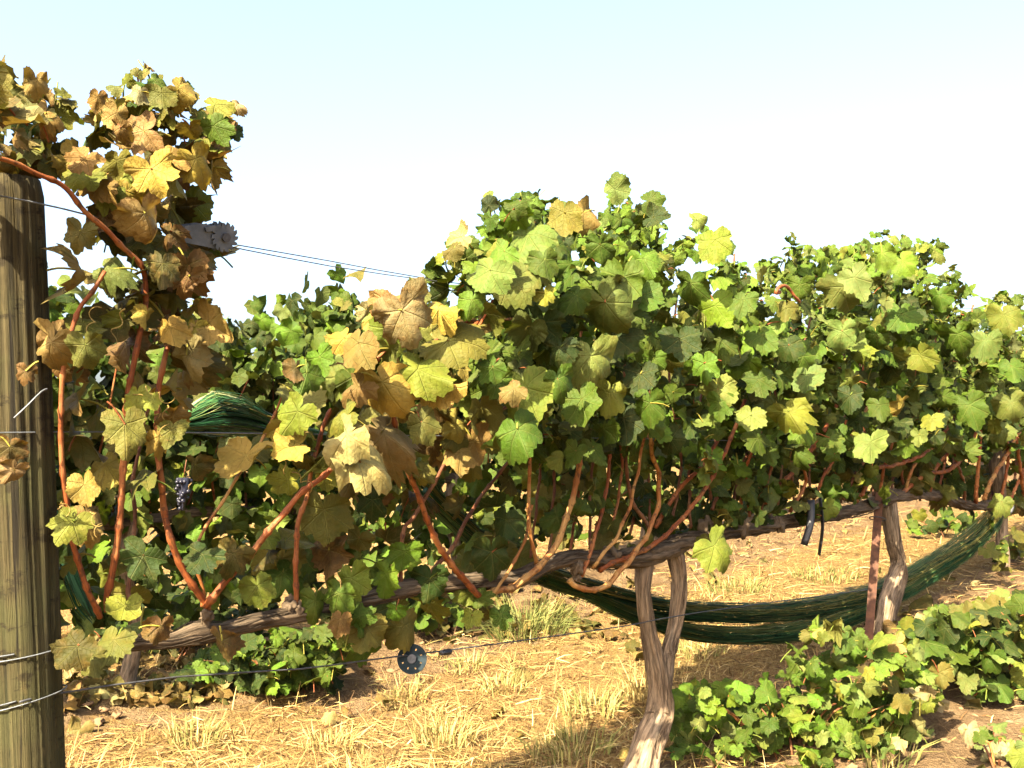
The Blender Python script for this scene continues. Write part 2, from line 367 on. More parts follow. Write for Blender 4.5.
def facing(front=1., rnd=.68):
    side = -NB if rng.random() < .5 + .5 * front else NB
    N = nrm(side * .45 + ZUP * .38 + SUNH * .45 + rng.normal(0, rnd, 3))
    T = nrm(-ZUP * .9 + np.cross(N, ZUP) * rng.normal(0, .6) + N * 0 + rng.normal(0, .25, 3))
    return N, T
def inside(poly, x, y):
    c = False; n = len(poly)
    for i in range(n):
        x0, y0 = poly[i]; x1, y1 = poly[i - 1]
        if (y0 > y) != (y1 > y) and x < (x1 - x0) * (y - y0) / (y1 - y0) + x0: c = not c
    return c
def fill(target, poly, cov, wrange, pal, offs, front=.6, pal_fn=None, top_small=False):
    """leaves spread through the canopy above an outline in the row's plane; target(s) gives the Foliage for a place on the row"""
    xs = [p[0] for p in poly]; ys = [p[1] for p in poly]; A = 0
    pts = []
    for _ in range(6000):
        x = random.uniform(min(xs), max(xs)); y = random.uniform(min(ys), max(ys))
        if inside(poly, x, y): pts.append((x, y))
    area = (max(xs) - min(xs)) * (max(ys) - min(ys)) * len(pts) / 6000.
    wm = sum(wrange) / 2; sub = pts[::12]
    dens = [1 / (.62 * (wm * FPX / P(x, y)[1]) ** 2) for x, y in sub]
    n = int(cov * area * np.mean(dens)); dmax = max(dens)
    top = {}
    for x, y in pts: top[int(x // 8)] = min(y, top.get(int(x // 8), 1e9))
    k = 0; i = 0
    while k < n:
        x, y = pts[i % len(pts)]; i += 1
        x += random.uniform(-3, 3); y += random.uniform(-3, 3)
        z = P(x, y)[1]
        if random.random() > (1 / (.62 * (wm * FPX / z) ** 2)) / dmax: continue
        off = random.uniform(*offs)
        if 176 < x < 245 and 214 < y < 256 and off < .12: off = random.uniform(.12, .2)
        c = P(x, y, off); N, T = facing(front)
        f = target(x, y)
        pl = pal_fn(x, y) if pal_fn else pal
        # young small leaves near the top of the shoots
        edge = min(1, .5 + .5 * max(0, y - top.get(int(x // 8), y)) / 55) if top_small else 1.
        f.leaf(c, edge * random.uniform(*wrange) * (random.uniform(.55, 1.) if random.random() < .35 else 1), N, T, pick(pl)); k += 1
def heroes(f, rows, off0=-.30, mul=1.):
    for q in rows:
        px, py, w, ang, col = q[:5]; tilt = q[5] if len(q) > 5 else 0.; sq = q[6] if len(q) > 6 else 0.
        c = P(px, py, off0 + rng.uniform(-.07, .07)); vd = nrm(EYE - c)
        T = RT * math.cos(math.radians(ang)) + UP * math.sin(math.radians(ang))
        N = vd * .8 + ZUP * (.25 + tilt) + SUNH * .25 + RT * sq + rng.normal(0, .24, 3)
        fo = f(px, py) if callable(f) else f
        fo.leaf(c, w * mul / FPX * c[1] * (.96 if px < 480 else 1.04 if px < 740 else .93), N, T, col)
def sprig(f, a, b, pal, n=9, w0=.105, w1=.045, off=0.):
    fo = f(*b) if callable(f) else f
    pa, pb = P(a[0], a[1], off), P(b[0], b[1], off + rng.uniform(-.05, .05)); mid = (pa + pb) / 2 + rng.normal(0, .02, 3)
    pts = spline([pa, mid, pb], .02); fo.stems.tube(pts, lerp_r(len(pts), .004, .0018), 5, True, (.12, .13, .025))
    for i in range(n):
        t = (i + .6) / n; c = pts[int(t * (len(pts) - 1))]
        w = (w0 + (w1 - w0) * t) * (1.3 if b[0] > 720 else 1.); d = nrm(RT * (1 if i % 2 else -1) * .8 + rng.normal(0, .4, 3)); N, T = facing(.7, .5)
        fo.leaf(c + d * w * .55, w, N, nrm(d + rng.normal(0, .3, 3)), pick(pal), petiole=False)
# ------------------------------------------------------------ the ground
def grid_axis(a, b, st, far0, far1):
    core = np.arange(a, b, st); lo = []; hi = []; d = st; x = a
    while x > far0: d *= 1.25; x -= d; lo.append(x)
    d = st; x = core[-1]
    while x < far1: d *= 1.25; x += d; hi.append(x)
    return np.array(lo[::-1] + list(core) + hi)
gx = grid_axis(-5, 11, .07, -400, 400); gy = grid_axis(1.5, 19, .07, -60, 900)
XX, YY = np.meshgrid(gx, gy); ZZ = gz(XX, YY)
OO = (XX - T1[0]) * NB[0] + (YY - T1[1]) * NB[1]; SS = (XX - T1[0]) * D[0] + (YY - T1[1]) * D[1]
near = (XX > -5.2) & (XX < 11.2) & (YY > 1.3) & (YY < 19.2)
bumps = np.zeros(XX.shape)
for i, j in zip(*np.nonzero(near)):
    v = Vector((XX[i, j], YY[i, j], 0)); bumps[i, j] = .02 * mnoise.noise(v * 2.3) + .016 * mnoise.noise(v * 6.1) + .010 * mnoise.noise(v * 14)
soilv = np.clip(1.25 * np.exp(-((OO - 3.0) / 1.05) ** 2) * (.48 + .52 * (SS > 0)) + .9 * np.exp(-((OO + .1) / .35) ** 2) * (SS > 0) + .95 * (OO < -.35) * (SS > .5) , 0, 1)
soilv = np.where((OO > 3.9), .12, soilv)
ZZ = ZZ + bumps * (1 + 1.6 * soilv)
ny, nx = XX.shape; idx = np.arange(nx * ny).reshape(ny, nx)
quads = np.stack([idx[:-1, :-1], idx[:-1, 1:], idx[1:, 1:], idx[1:, :-1]], -1).reshape(-1, 4)
me = mesh_np('ground', np.stack([XX, YY, ZZ], -1).reshape(-1, 3), quads.ravel(), np.full(len(quads), 4), soil=soilv.ravel())
tag(link('ground', me, M_GROUND), kind='structure')
# ------------------------------------------------------------ front row: post and wires
pc = P(13, 384, 0.0); PR = .090; PT_, PB_ = P(3, 182, 0), P(25, 768, 0); SL = (PT_ - PB_) / (PT_[2] - PB_[2])
def pax(z): return PB_ + SL * (z - PB_[2])
post = thing('trellis_post', 'round weathered grey-brown wooden post at the end of the vine row', 'post', pax(0))
ztop = P(12, 182, 0)[2]
zs = np.linspace(-.1, ztop, 60); pts = np.array([pax(z) for z in zs])
def post_disp(a, L):
    o = np.ones(a.shape)
    for i in range(a.shape[0]):
        for j in range(a.shape[1]):
            ca, sa = math.cos(a[i, j]), math.sin(a[i, j])
            o[i, j] = 1 + .05 * mnoise.noise(Vector((ca * 1.2, sa * 1.2, L[i, j] * .8))) - .16 * max(0, mnoise.noise(Vector((ca * 9, sa * 9, L[i, j] * .7))) - .15) + .012 * mnoise.noise(Vector((ca * 14, sa * 14, L[i, j] * 3)))
            # two long drying cracks
            for a0, l0, l1 in ((5.35, .2, 1.5), (4.6, .9, 2.0)):
                d = abs((a[i, j] - a0 - .03 * math.sin(L[i, j] * 9) + math.pi) % (2 * math.pi) - math.pi)
                if d < .05 and l0 < L[i, j] < l1: o[i, j] -= .10
    return o
rads = np.full(60, PR); rads[-1] = PR * .93
mb = MB().tube(pts, rads, 72, True, disp=post_disp); link('post_body', mb.mesh('post_body'), M_POST, post)
def ring(z, tilt, r, rr, turns=1., ph=0.):
    a = np.linspace(0, 2 * math.pi * turns, int(48 * turns) + 1) + ph
    return np.array([[pax(z)[0] + math.cos(t) * r, pax(z)[1] + math.sin(t) * r, z + tilt * math.cos(t) * r + .012 * (t - ph) / 6.28] for t in a])
for z, tl, lab in ((P(12, 663, -.09)[2], .12, 'galvanised tie wire with a staple wrapped around the post, upper of two'), (P(12, 712, -.09)[2], .22, 'galvanised tie wire wrapped around the post, lower of two')):
    w = thing('tie_wire', lab, 'wire', pax(z), 'tie wires around the post')
    link('wire_loop', MB().tube(ring(z, tl, PR * 1.06, .002, 1.15, -2.2), .0019, 6).mesh('wire_loop'), M_WIRE, w)
    if 'staple' in lab:
        c = pax(z) + np.array([-.02, -PR * 1.05, 0])
        st = [c + np.array([-.006, .012, .03]), c + np.array([-.006, -.004, .03]), c + np.array([-.005, -.004, -.025]), c + np.array([-.005, .012, -.028])]
        link('staple', MB().tube(spline(st, .006), .0022, 6).mesh('staple'), M_METAL, w)
        k = [c + np.array([.008 * math.cos(t), -.004, .008 * math.sin(t) + .002 * t - .01]) for t in np.linspace(0, 15, 30)]
        link('twist_knot', MB().tube(k, .0018, 5).mesh('twist_knot'), M_WIRE, w)
def wire(name, label, pts, w, mat, group=None, extra=None):
    p = spline(pts, .15); mb = MB().tube(p, w, 6)
    for e in extra or (): mb.tube(spline(e, .15), w, 6)
    return tag(link(name, mb.mesh(name), mat), label, 'wire', group)
wire('trellis_wire', 'thin top wire running from the wooden post to the ratchet strainer', [P(-60, 187, -.13), P(0, 196, -.135), P(60, 208, -.10), P(125, 224, 0), P(190, 235, 0)], .0022, M_WIRE, 'trellis wires')
far_top = P(1024, 310, 0)
wire('trellis_wire', 'doubled top wire against the white sky, from the strainer into the green vines', [P(226, 243, 0), P(330, 261, 0), P(430, 279, 0), P(560, 296, 0), far_top], .0017, M_DARKW, 'trellis wires', [[P(226, 246, 0), P(330, 266, 0), P(430, 280.5, 0), P(480, 285, 0)]])
wire('trellis_wire', 'middle foliage wire at chest height from the post into the yellow leaves', [P(-40, 433, -.1), P(25, 432.5, -.1), P(100, 432, 0), P(300, 434, 0), P(700, 440, 0), P(1020, 447, 0)], .0020, M_WIRE, 'trellis wires')
wire('drip_line', 'sagging black drip wire below the old wood, passing the grey disc and trunk', [P(20, 702, -.11), P(56, 694, -.06), P(176, 677, -.03), P(300, 669, -.03), P(377, 659, -.03), P(442, 651, -.03), P(540, 638, -.05), P(625, 626, -.06), P(650, 621, -.07), P(672, 617, -.04), P(730, 608, 0), P(880, 588, 0)], .0026, M_DARKW)
wire('wire_tail', 'short cut wire end poking up from the side of the wooden post', [P(14, 418, -.11), P(28, 405, -.12), P(41, 392, -.11), P(47, 389, -.1)], .0022, M_WIRE)
# ratchet strainer
c = P(212, 236, -.02); u = nrm(P(235, 240, -.02) - P(180, 230, -.02)); v = nrm(EYE - c); v = nrm(v - u * (v @ u)); w_ = np.cross(v, u)
sc = c[1] / FPX
rs = thing('wire_strainer', 'grey metal ratchet wire strainer with a toothed wheel on the top wire', 'wire strainer', c)
def plate(mb, outline, thick, cc):
    n = len(outline); V = [cc + u * x * sc + w_ * y * sc + v * thick * sc * k for k in (.5, -.5) for x, y in outline]
    return mb.add(V, [tuple(range(n)), tuple(range(2 * n - 1, n - 1, -1))] + [(i, n + i, n + (i + 1) % n, (i + 1) % n) for i in range(n)])
mb = MB(); body = [(-36, -9), (-30, -11), (4, -12), (12, -9), (17, -3), (17, 4), (11, 9), (2, 11), (-18, 10), (-34, 5)]
plate(mb, body, 1.6, c + v * 5 * sc); plate(mb, body, 1.6, c - v * 5 * sc); plate(mb, [(-36, -9), (-28, -10), (-28, 7), (-36, 4)], 10, c)
link('strainer_body', mb.mesh('strainer_body', False), M_METAL, rs)
gear = []
for i in range(14):
    a0 = i / 14 * 2 * math.pi; gear += [(10 + 14.5 * math.cos(a0), 1 + 14.5 * math.sin(a0)), (10 + 15.5 * math.cos(a0 + .22), 1 + 15.5 * math.sin(a0 + .22)), (10 + 11.5 * math.cos(a0 + .27), 1 + 11.5 * math.sin(a0 + .27))]
link('ratchet_wheel', plate(plate(MB(), gear, 1.5, c + v * 7.5 * sc), gear, 1.5, c - v * 7.5 * sc).mesh('ratchet_wheel', False), M_METAL, rs)
hexa = [(10 + 5 * math.cos(i * math.pi / 3 + .3), 1 + 5 * math.sin(i * math.pi / 3 + .3)) for i in range(6)]
link('axle_bolt', plate(MB(), hexa, 5, c + v * 9 * sc).mesh('axle_bolt', False), M_DARKW, rs)
link('pawl', plate(MB(), [(-12, 3), (-2, 6), (2, 10), (-4, 11), (-14, 7)], 2, c + v * 8 * sc).mesh('pawl', False), M_METAL, rs)
# holed disc on the drip line
c = P(412, 659, -.04); v = nrm(EYE - c + np.array([-.3, 0, .2])); u = nrm(np.cross(ZUP, v)); w_ = np.cross(v, u); sc = c[1] / FPX
ds = thing('tension_disc', 'round blue-grey disc with a ring of small holes hanging on the drip wire', 'disc', c)
mb = MB(); rad_ = [3.2, 8.6, 10.6, 14.5]; S_ = 40; V = []; F = []
for k in (1, -1):
    for r in rad_:
        for j in range(S_): a = j / S_ * 2 * math.pi; V.append(c + (u * math.cos(a) + w_ * math.sin(a)) * r * sc + v * k * 1.2 * sc)
hole = lambda i, j: i == 1 and j % 5 == 2
for k in (0, 1):
    for i in range(3):
        for j in range(S_):
            if hole(i, j): continue
            b = k * 4 * S_; q = (b + i * S_ + j, b + (i + 1) * S_ + j, b + (i + 1) * S_ + (j + 1) % S_, b + i * S_ + (j + 1) % S_); F.append(q if k == 0 else q[::-1])
for i in (0, 3):
    for j in range(S_): F.append((i * S_ + j, i * S_ + (j + 1) % S_, 4 * S_ + i * S_ + (j + 1) % S_, 4 * S_ + i * S_ + j))
for j in range(S_):
    if hole(1, j):
        q = [S_ + j, 2 * S_ + j, 2 * S_ + (j + 1) % S_, S_ + (j + 1) % S_]
        for m in range(4): F.append((q[m], q[(m + 1) % 4], 4 * S_ + q[(m + 1) % 4], 4 * S_ + q[m]))
link('disc_plate', mb.add(V, F).mesh('disc_plate', False), M_DISC, ds)
link('hub', MB().tube([c - v * 3 * sc, c + v * 3 * sc], 4.4 * sc, 16).tube([c + v * 2.9 * sc, c + v * 3.3 * sc], 2.6 * sc, 12).mesh('hub', False), M_DARKW, ds)
c = P(447, 652, -.04); u = nrm(P(460, 650, -.04) - c)
em = thing('drip_emitter', 'tiny black clip on the drip wire beside the grey disc', 'clip', c); sc = c[1] / FPX
link('clip_body', MB().tube([c - u * 6 * sc, c - u * 4 * sc, c + u * 4 * sc, c + u * 6 * sc], [2 * sc, 3 * sc, 3 * sc, 1.6 * sc], 10).mesh('clip_body'), M_BLACK, em)
link('clip_cap', MB().tube([c - u * 9 * sc, c - u * 6 * sc], [2.6 * sc, 2.6 * sc], 10).mesh('clip_cap'), M_DARKW, em)
# ------------------------------------------------------------ front row: the vines
gA = 'grapevines of the front row'
foot1 = P(641, 790, 0)
vA = thing('grapevine', 'long front vine with twin twisted trunk, green crown and yellow leaves at the post', 'grapevine', (foot1[0], foot1[1], gz1(foot1)), gA)
foot2 = P(880, 640, 0)
vB = thing('grapevine', 'front vine beside the rusty stake with bushy green crown', 'grapevine', (foot2[0], foot2[1], gz1(foot2)), gA)
foot3 = T1 + D * (2 * along(foot2))
vC = thing('grapevine', 'front row vine at the right end, only its green leaves and canes showing', 'grapevine', (foot3[0], foot3[1], gz1(foot3)), gA)
def fibres(mb, sp, r, n, seed):
    # loose strips of bark that run along the wood
    tan = np.gradient(sp, axis=0); tan /= np.linalg.norm(tan, axis=1, keepdims=True)
    for k in range(n):
        i0 = random.randrange(0, max(1, len(sp) - 6)); m = min(len(sp) - i0, random.randint(5, 14)); a = random.uniform(0, 6.28); tw = random.uniform(-.12, .12)
        lift = random.choice([0, 0, 0, .25, .6]); pts = []
        for j in range(m):
            t_ = tan[i0 + j]; X = nrm(np.cross(t_, [.3, .2, .93])) if abs(t_[2]) < .9 else nrm(np.cross(t_, [1., .1, 0])); Y = np.cross(t_, X)
            q = r[i0 + j] * (1.0 + lift * max(0, j / m - .6)); pts.append(sp[i0 + j] + (X * math.cos(a + tw * j) + Y * math.sin(a + tw * j)) * q)
        mb.tube(pts, lerp_r(m, .2, 1, 1, .15) * random.uniform(.0012, .0034), 4, True)
def wood(name, parent, pix, ws, mat=M_BARK, off=0., step=.02, sides=30, amp=.5, seed=1., twist=1.5, label=None):
    pts = [P(q[0], q[1], q[2] if len(q) > 2 else off) for q in pix]; sp = spline(pts, step)
    L = np.concatenate([[0], np.cumsum(np.linalg.norm(np.diff(pts, axis=0), axis=1))]); s2 = np.concatenate([[0], np.cumsum(np.linalg.norm(np.diff(sp, axis=0), axis=1))])
    r = np.interp(s2 / s2[-1], L / L[-1], [px_r(w, p) for w, p in zip(ws, pts)])
    mb = MB().tube(sp, r, sides, True, disp=bark_disp(seed, amp), twist=twist); fibres(mb, sp, r, int(len(sp) * 1.3), seed)
    return link(name, mb.mesh(name), mat, parent, label)
wood('trunk', vA, [(636, 800), (641, 775), (648, 745), (659, 711), (657, 676), (648, 628), (643, 590), (645, 562, .01), (644, 550, .03)], [40, 35, 29, 26, 22, 15, 14, 18, 14], seed=3, sides=36)
wood('trunk_fork', vA, [(662, 706, .01), (665, 680, .02), (668, 655, .03), (676, 619, .03), (679, 580, .02), (675, 553, .02), (673, 540, .04)], [14, 14, 14, 14, 15, 18, 14], seed=9, sides=32)
wood('cordon', vA, [(124, 646), (140, 643), (169, 641), (195, 633), (225, 630), (262, 621), (296, 615), (340, 605), (374, 597), (411, 588), (442, 585), (474, 581), (499, 579), (520, 578), (546, 566), (574, 558), (610, 560), (648, 555), (672, 546)],
     [12, 14, 15, 24, 17, 16, 16, 17, 18, 17, 16, 16, 18, 17, 15, 16, 19, 22, 18], M_BARKD, seed=5, amp=.5)
wood('cordon', vA, [(645, 556), (672, 545), (700, 538), (730, 532), (770, 525), (805, 515)], [18, 18, 14, 13, 13, 9], M_BARKD, seed=6, amp=.75)
for q, s in (((205, 618), 3), ((296, 606), 5), ((490, 588), 7), ((575, 570), 8), ((612, 556), 11), ((708, 534), 14), ((742, 527), 15), ((772, 522), 16)):
    p = P(q[0], q[1] + 3, -.005); mb = MB(); r = px_r(13, p)
    for k in range(4): mb.blob(p + rng.normal(0, r * .6, 3) + ZUP * r * .5 * k * .4, r * rng.uniform(.5, .9), s + k, 3, 1.1, (1, 1, 1.3))
    link('spur', mb.mesh('spur'), M_BARKD, vA)
wood('trunk', vB, [(880, 646), (884, 620), (888, 597), (898, 565), (893, 540), (890, 512), (890, 494)], [19, 16, 16, 15, 15, 15, 12], seed=13)
wood('trunk_fork', vB, [(889, 646, .05), (890, 620, .05), (896, 600, .04), (902, 575, .02), (899, 560, .01)], [9, 9, 10, 11, 9], seed=15, sides=18)
wood('cordon', vB, [(890, 497), (865, 508), (835, 514), (805, 520), (775, 527)], [14, 13, 12, 11, 8], M_BARKD, seed=17, amp=.75)
wood('cordon', vB, [(890, 497), (915, 494), (940, 496), (965, 505), (985, 506)], [14, 11, 10, 10, 7], M_BARKD, seed=18, amp=.75)
def wood3(name, parent, pts, rs, mat, seed):
    sp = spline(pts, .035); link(name, MB().tube(sp, lerp_r(len(sp), *rs), 16, True, disp=bark_disp(seed, .35), twist=1.2).mesh(name), mat, parent)
z3 = gz1(foot3)
wood3('trunk', vC, [foot3 + ZUP * (z3 - .05), foot3 + ZUP * (z3 + .4) + D * .04, foot3 + ZUP * (z3 + .7), foot3 + ZUP * (z3 + .97)], (.06, .045, .045, .05), M_BARK, 21)
wood3('cordon', vC, [P(985, 506), P(1000, 500), foot3 + ZUP * (z3 + .95), foot3 + D * 1.3 + ZUP * (z3 + 1.1)], (.04, .05, .05, .03), M_BARKD, 23)
def cane(parent, pts, w0, w1=None, mat=M_CANE, seed=0.):
    sp = spline(pts, .012); n = len(sp); L = np.concatenate([[0], np.cumsum(np.linalg.norm(np.diff(sp, axis=0), axis=1))])
    r = lerp_r(n, w0, w0 * .6 if w1 is None else w1); ph = random.random()
    k = np.abs(((L / .075 + ph) % 1) - .5) * 2                       # 1 at a node
    r = r * (1 + .45 * np.clip((k - .72) / .28, 0, 1)); sd = nrm(rng.normal(0, 1, 3)); sp = sp + sd * (.0035 * np.sin(L / .075 * math.pi + ph))[:, None]
    mb = MB().tube(sp, r, 9)
    for i in range(1, n - 1):                                        # buds and old petiole stubs at the nodes
        if k[i] > .86 and k[i] >= k[i - 1] and k[i] >= k[i + 1] and random.random() < .75:
            d = nrm(np.cross(sp[i + 1] - sp[i - 1], rng.normal(0, 1, 3)) + (sp[i + 1] - sp[i - 1]) / np.linalg.norm(sp[i + 1] - sp[i - 1]) * .7)
            mb.tube([sp[i], sp[i] + d * r[i] * 2.1, sp[i] + d * r[i] * 2.6], [r[i] * .75, r[i] * .5, r[i] * .15], 5)
    return link('cane', mb.mesh('cane'), mat, parent)
def pcane(parent, pix, w, mat=M_CANE, off=(0, -.1), w1=None):
    n = len(pix); o = np.linspace(off[0], off[1], n); pts = [P(a, b, q) for (a, b), q in zip(pix, o)]
    return cane(parent, pts, px_r(w * .76, pts[0]), px_r(w1 if w1 else w * .56, pts[-1]), mat)
R_, Y_, B_ = M_CANE, M_CANEY, M_CANED
for pix, w, mat, off in [
    ([(108, 610), (107, 596), (112, 574), (118, 536), (122, 487), (127, 402), (132, 372), (139, 338), (146, 301), (140, 264), (115, 240), (85, 210), (61, 186), (25, 167), (-10, 158)], 9, R_, (0, -.18)),
    ([(100, 618), (97, 611), (86, 585), (73, 544), (64, 484), (61, 443), (61, 409), (63, 372), (70, 338), (80, 308), (95, 287), (105, 272)], 7.5, R_, (-.02, -.16)),
    ([(132, 600), (129, 592), (131, 555), (135, 529), (133, 487), (140, 440), (150, 400)], 5.5, B_, (0, .1)),
    ([(208, 612), (206, 604), (187, 577), (172, 544), (165, 514), (161, 480), (157, 430), (160, 380), (175, 320)], 9, R_, (-.02, -.06)),
    ([(206, 606), (212, 598), (236, 570), (259, 544), (277, 521), (300, 495), (318, 480), (338, 463)], 9.5, R_, (-.03, -.22)),
    ([(202, 606), (204, 592), (195, 566), (197, 544), (210, 521), (236, 480), (262, 440), (285, 390)], 4.5, Y_, (-.02, -.05)),
    ([(296, 606), (296, 585), (297, 532), (307, 494), (316, 450), (330, 410)], 7, R_, (0, -.04)),
    ([(486, 602), (482, 599), (461, 576), (442, 551), (428, 522), (418, 494), (403, 460), (396, 430), (390, 400)], 8.5, R_, (-.02, -.2)),
    ([(400, 585), (403, 533), (414, 516), (433, 485), (451, 453), (474, 427), (504, 408), (530, 390)], 5.5, B_, (0, -.05)),
    ([(432, 578), (433, 569), (450, 551), (467, 519), (483, 494), (510, 460), (535, 430)], 5.5, B_, (.02, .05)),
    ([(538, 568), (536, 560), (529, 522), (530, 460), (532, 420)], 5.5, Y_, (-.02, -.1)),
    ([(494, 593), (496, 591), (505, 576), (519, 554), (527, 530), (532, 505)], 4.5, Y_, (-.05, -.1)),
    ([(488, 595), (500, 590), (517, 585), (536, 569), (555, 547), (569, 510), (577, 479), (582, 440)], 9.5, Y_, (-.03, -.12)),
    ([(582, 576), (584, 571), (595, 536), (606, 492), (610, 448), (606, 410)], 5.5, R_, (-.02, -.05)),
    ([(570, 580), (578, 587), (602, 588), (628, 562), (646, 536), (657, 509), (659, 478), (652, 452), (648, 420)], 7.5, Y_, (-.04, -.13)),
    ([(592, 567), (597, 562), (617, 536), (630, 505), (639, 465), (645, 430)], 4.8, Y_, (-.03, -.16)),
    ([(600, 570), (606, 566), (646, 549), (668, 533), (690, 509), (712, 478), (729, 443), (745, 400)], 6.5, R_, (-.02, -.12)),
    ([(655, 528), (663, 514), (681, 487), (703, 465), (718, 440)], 6, R_, (0, -.06)),
    ([(650, 530), (646, 522), (632, 500), (626, 456), (634, 420)], 5.5, B_, (0, .05)),
    ([(712, 510), (720, 492), (747, 456), (765, 425)], 5, B_, (0, -.05)),
    ([(430, 362), (425, 351), (440, 337), (455, 326), (480, 321), (527, 318), (560, 322)], 5, B_, (-.1, 0)),
    ([(430, 362), (437, 353), (452, 338), (478, 322)], 4.5, R_, (-.12, -.1)),
    ([(446, 366), (452, 355), (462, 343), (482, 322), (492, 300)], 4.5, R_, (-.13, -.12)),
    ([(345, 395), (353, 386), (363, 371), (386, 351), (402, 330)], 5.5, R_, (-.1, -.2)),
    ([(780, 292), (776, 293), (779, 287), (786, 286), (791, 291), (794, 296), (800, 302)], 5, R_, (-.42, -.44)),
]: pcane(vA if pix[0][0] < 770 else vB, pix, w, mat, off)
for pix, w, mat in [([(764, 503), (782, 483), (800, 465), (822, 434), (839, 400), (850, 370)], 6.5, R_), ([(826, 474), (835, 456), (852, 434), (868, 405)], 4.5, Y_), ([(812, 505), (822, 480), (838, 450), (846, 420)], 4, R_),
                    ([(862, 497), (873, 470), (896, 465), (927, 452), (950, 425)], 5, R_), ([(900, 495), (925, 475), (949, 470), (967, 452), (980, 425)], 5.5, R_), ([(790, 512), (806, 480), (795, 450), (790, 430)], 4.5, R_),
                    ([(843, 500), (858, 470), (874, 448), (886, 420)], 4.2, B_), ([(760, 515), (768, 480), (775, 455), (790, 425)], 4.2, B_), ([(905, 492), (912, 470), (930, 440), (935, 410)], 4, Y_), ([(930, 492), (938, 465), (960, 440), (972, 410)], 4.4, R_),
                    ([(738, 516), (744, 488), (748, 462), (756, 438)], 4.4, R_), ([(880, 494), (884, 468), (893, 440), (893, 405)], 4, R_), ([(965, 502), (963, 480), (955, 455), (958, 430)], 4, B_)]:
    pcane(vB, pix, w, mat, (-.02, -.16))
for pix, w, mat in [([(976, 503), (976, 496), (978, 470), (980, 443), (982, 400)], 5, R_), ([(984, 500), (988, 488), (997, 470), (1006, 456), (1020, 430)], 5.5, Y_), ([(1030, 500), (1024, 492), (1020, 465), (1015, 430)], 5, R_), ([(1000, 500), (1005, 480), (1008, 450), (1000, 420)], 4, R_), ([(1010, 500), (1024, 470), (1040, 440)], 4, R_)]:
    pcane(vC, pix, w, mat, (-.02, -.14))
for v, x0, x1, n, yb in ((vA, 520, 760, 12, 560), (vB, 770, 960, 12, 505), (vC, 985, 1040, 5, 500)):
    for i in range(n):                                               # canes that climb on up inside the crown
        x = x0 + (x1 - x0) * (i + .5) / n; o = random.uniform(-.1, .16)
        y = yb - (x - x0) / (x1 - x0) * (45 if v is vA else 5); hgt = (y - (250 if v is vA else 305 if v is vB else 345)) * random.uniform(.75, 1.)
        pix = [(x, y), (x + random.uniform(-6, 12), y - hgt * .3), (x + random.uniform(-8, 26), y - hgt * .65), (x + random.uniform(-10, 34), y - hgt)]
        pcane(v, pix, 3.8 if v is vA else 3.2, random.choice([R_, B_, B_, B_]), (.03 + abs(o) * .3, .05 + abs(o)))
fY, fM, fG, fB, fC = Foliage(), Foliage(), Foliage(), Foliage(), Foliage()
def who(x, y):
    if x < 262: return fY
    if x < 478 and not (x > 435 and y < 312): return fM
    if x < 772: return fG
    return fB if x < 985 else fC
YEL = dict(T=2.4, O=1.4, Y=1.0, R=1.3, OL=3.6, YG=1.4, DO=1.6); DARKY = dict(R=1.6, DO=2.5, OL=2.5, O=.6, YG=.8); MIDP = dict(Y=1.0, OL=2.6, YG=2.6, G=2.4, T=1, O=.4, R=.6)
GRN = dict(G=5, B=3, D=1.8, YG=.6, PG=1.2, OL=.15); GRNR = dict(G=5, B=2.6, D=2, YG=.7, PG=1.4, OL=.2); LOWP = dict(OL=2.5, G=2.2, D=2, YG=1.5, DO=1.4, R=.4)
fill(who, [(-30, 125), (0, 118), (18, 92), (40, 80), (58, 90), (60, 108), (85, 128), (95, 112), (112, 110), (125, 115), (135, 96), (155, 92), (168, 106), (200, 106), (222, 114), (230, 134), (222, 150), (210, 185), (85, 200), (48, 178), (22, 172), (-30, 176)], 3.6, (.075, .13), YEL, (-.16, .16), top_small=True)
fill(who, [(-120, 60), (10, 70), (12, 165), (-120, 190)], 2.2, (.08, .14), YEL, (-.5, .0))
fill(who, [(88, 190), (210, 185), (202, 250), (200, 300), (188, 345), (130, 350), (75, 330), (70, 300), (100, 255)], 3.3, (.085, .14), dict(YEL, R=3, DO=3), (-.12, .18))
fill(who, [(50, 325), (200, 320), (218, 335), (195, 400), (180, 480), (120, 510), (62, 480), (60, 380)], 1.1, (.09, .15), dict(YEL, R=2.5, DO=3.5), (-.05, .2))
fill(who, [(62, 480), (140, 500), (155, 600), (140, 670), (68, 672)], .6, (.10, .16), dict(OL=2, DO=3, G=1.5, D=1.5, YG=1), (.02, .2))
fill(who, [(285, 385), (335, 345), (372, 312), (420, 300), (478, 315), (500, 400), (485, 470), (400, 490), (300, 480), (240, 470), (250, 440), (285, 420)], 2.4, (.085, .15), MIDP, (-.2, .22))
fill(who, [(215, 490), (480, 470), (555, 460), (540, 560), (430, 615), (380, 645), (320, 640), (300, 590), (230, 560)], .85, (.10, .165), LOWP, (.0, .24))
fill(who, [(300, 600), (420, 595), (410, 655), (340, 650)], .5, (.1, .15), LOWP, (-.1, .1))
fill(who, [(446, 295), (440, 262), (456, 246), (480, 242), (492, 218), (520, 210), (548, 212), (572, 230), (598, 232), (610, 212), (626, 204), (640, 222), (662, 252), (684, 274), (712, 292), (742, 296), (748, 305), (700, 330), (690, 322), (500, 322), (470, 322)], 5.2, (.085, .15), GRN, (-.3, .3), top_small=True)
fill(who, [(480, 330), (690, 330), (745, 300), (775, 455), (720, 490), (640, 462), (560, 462), (480, 450)], 4.4, (.085, .15), GRN, (-.3, .3))
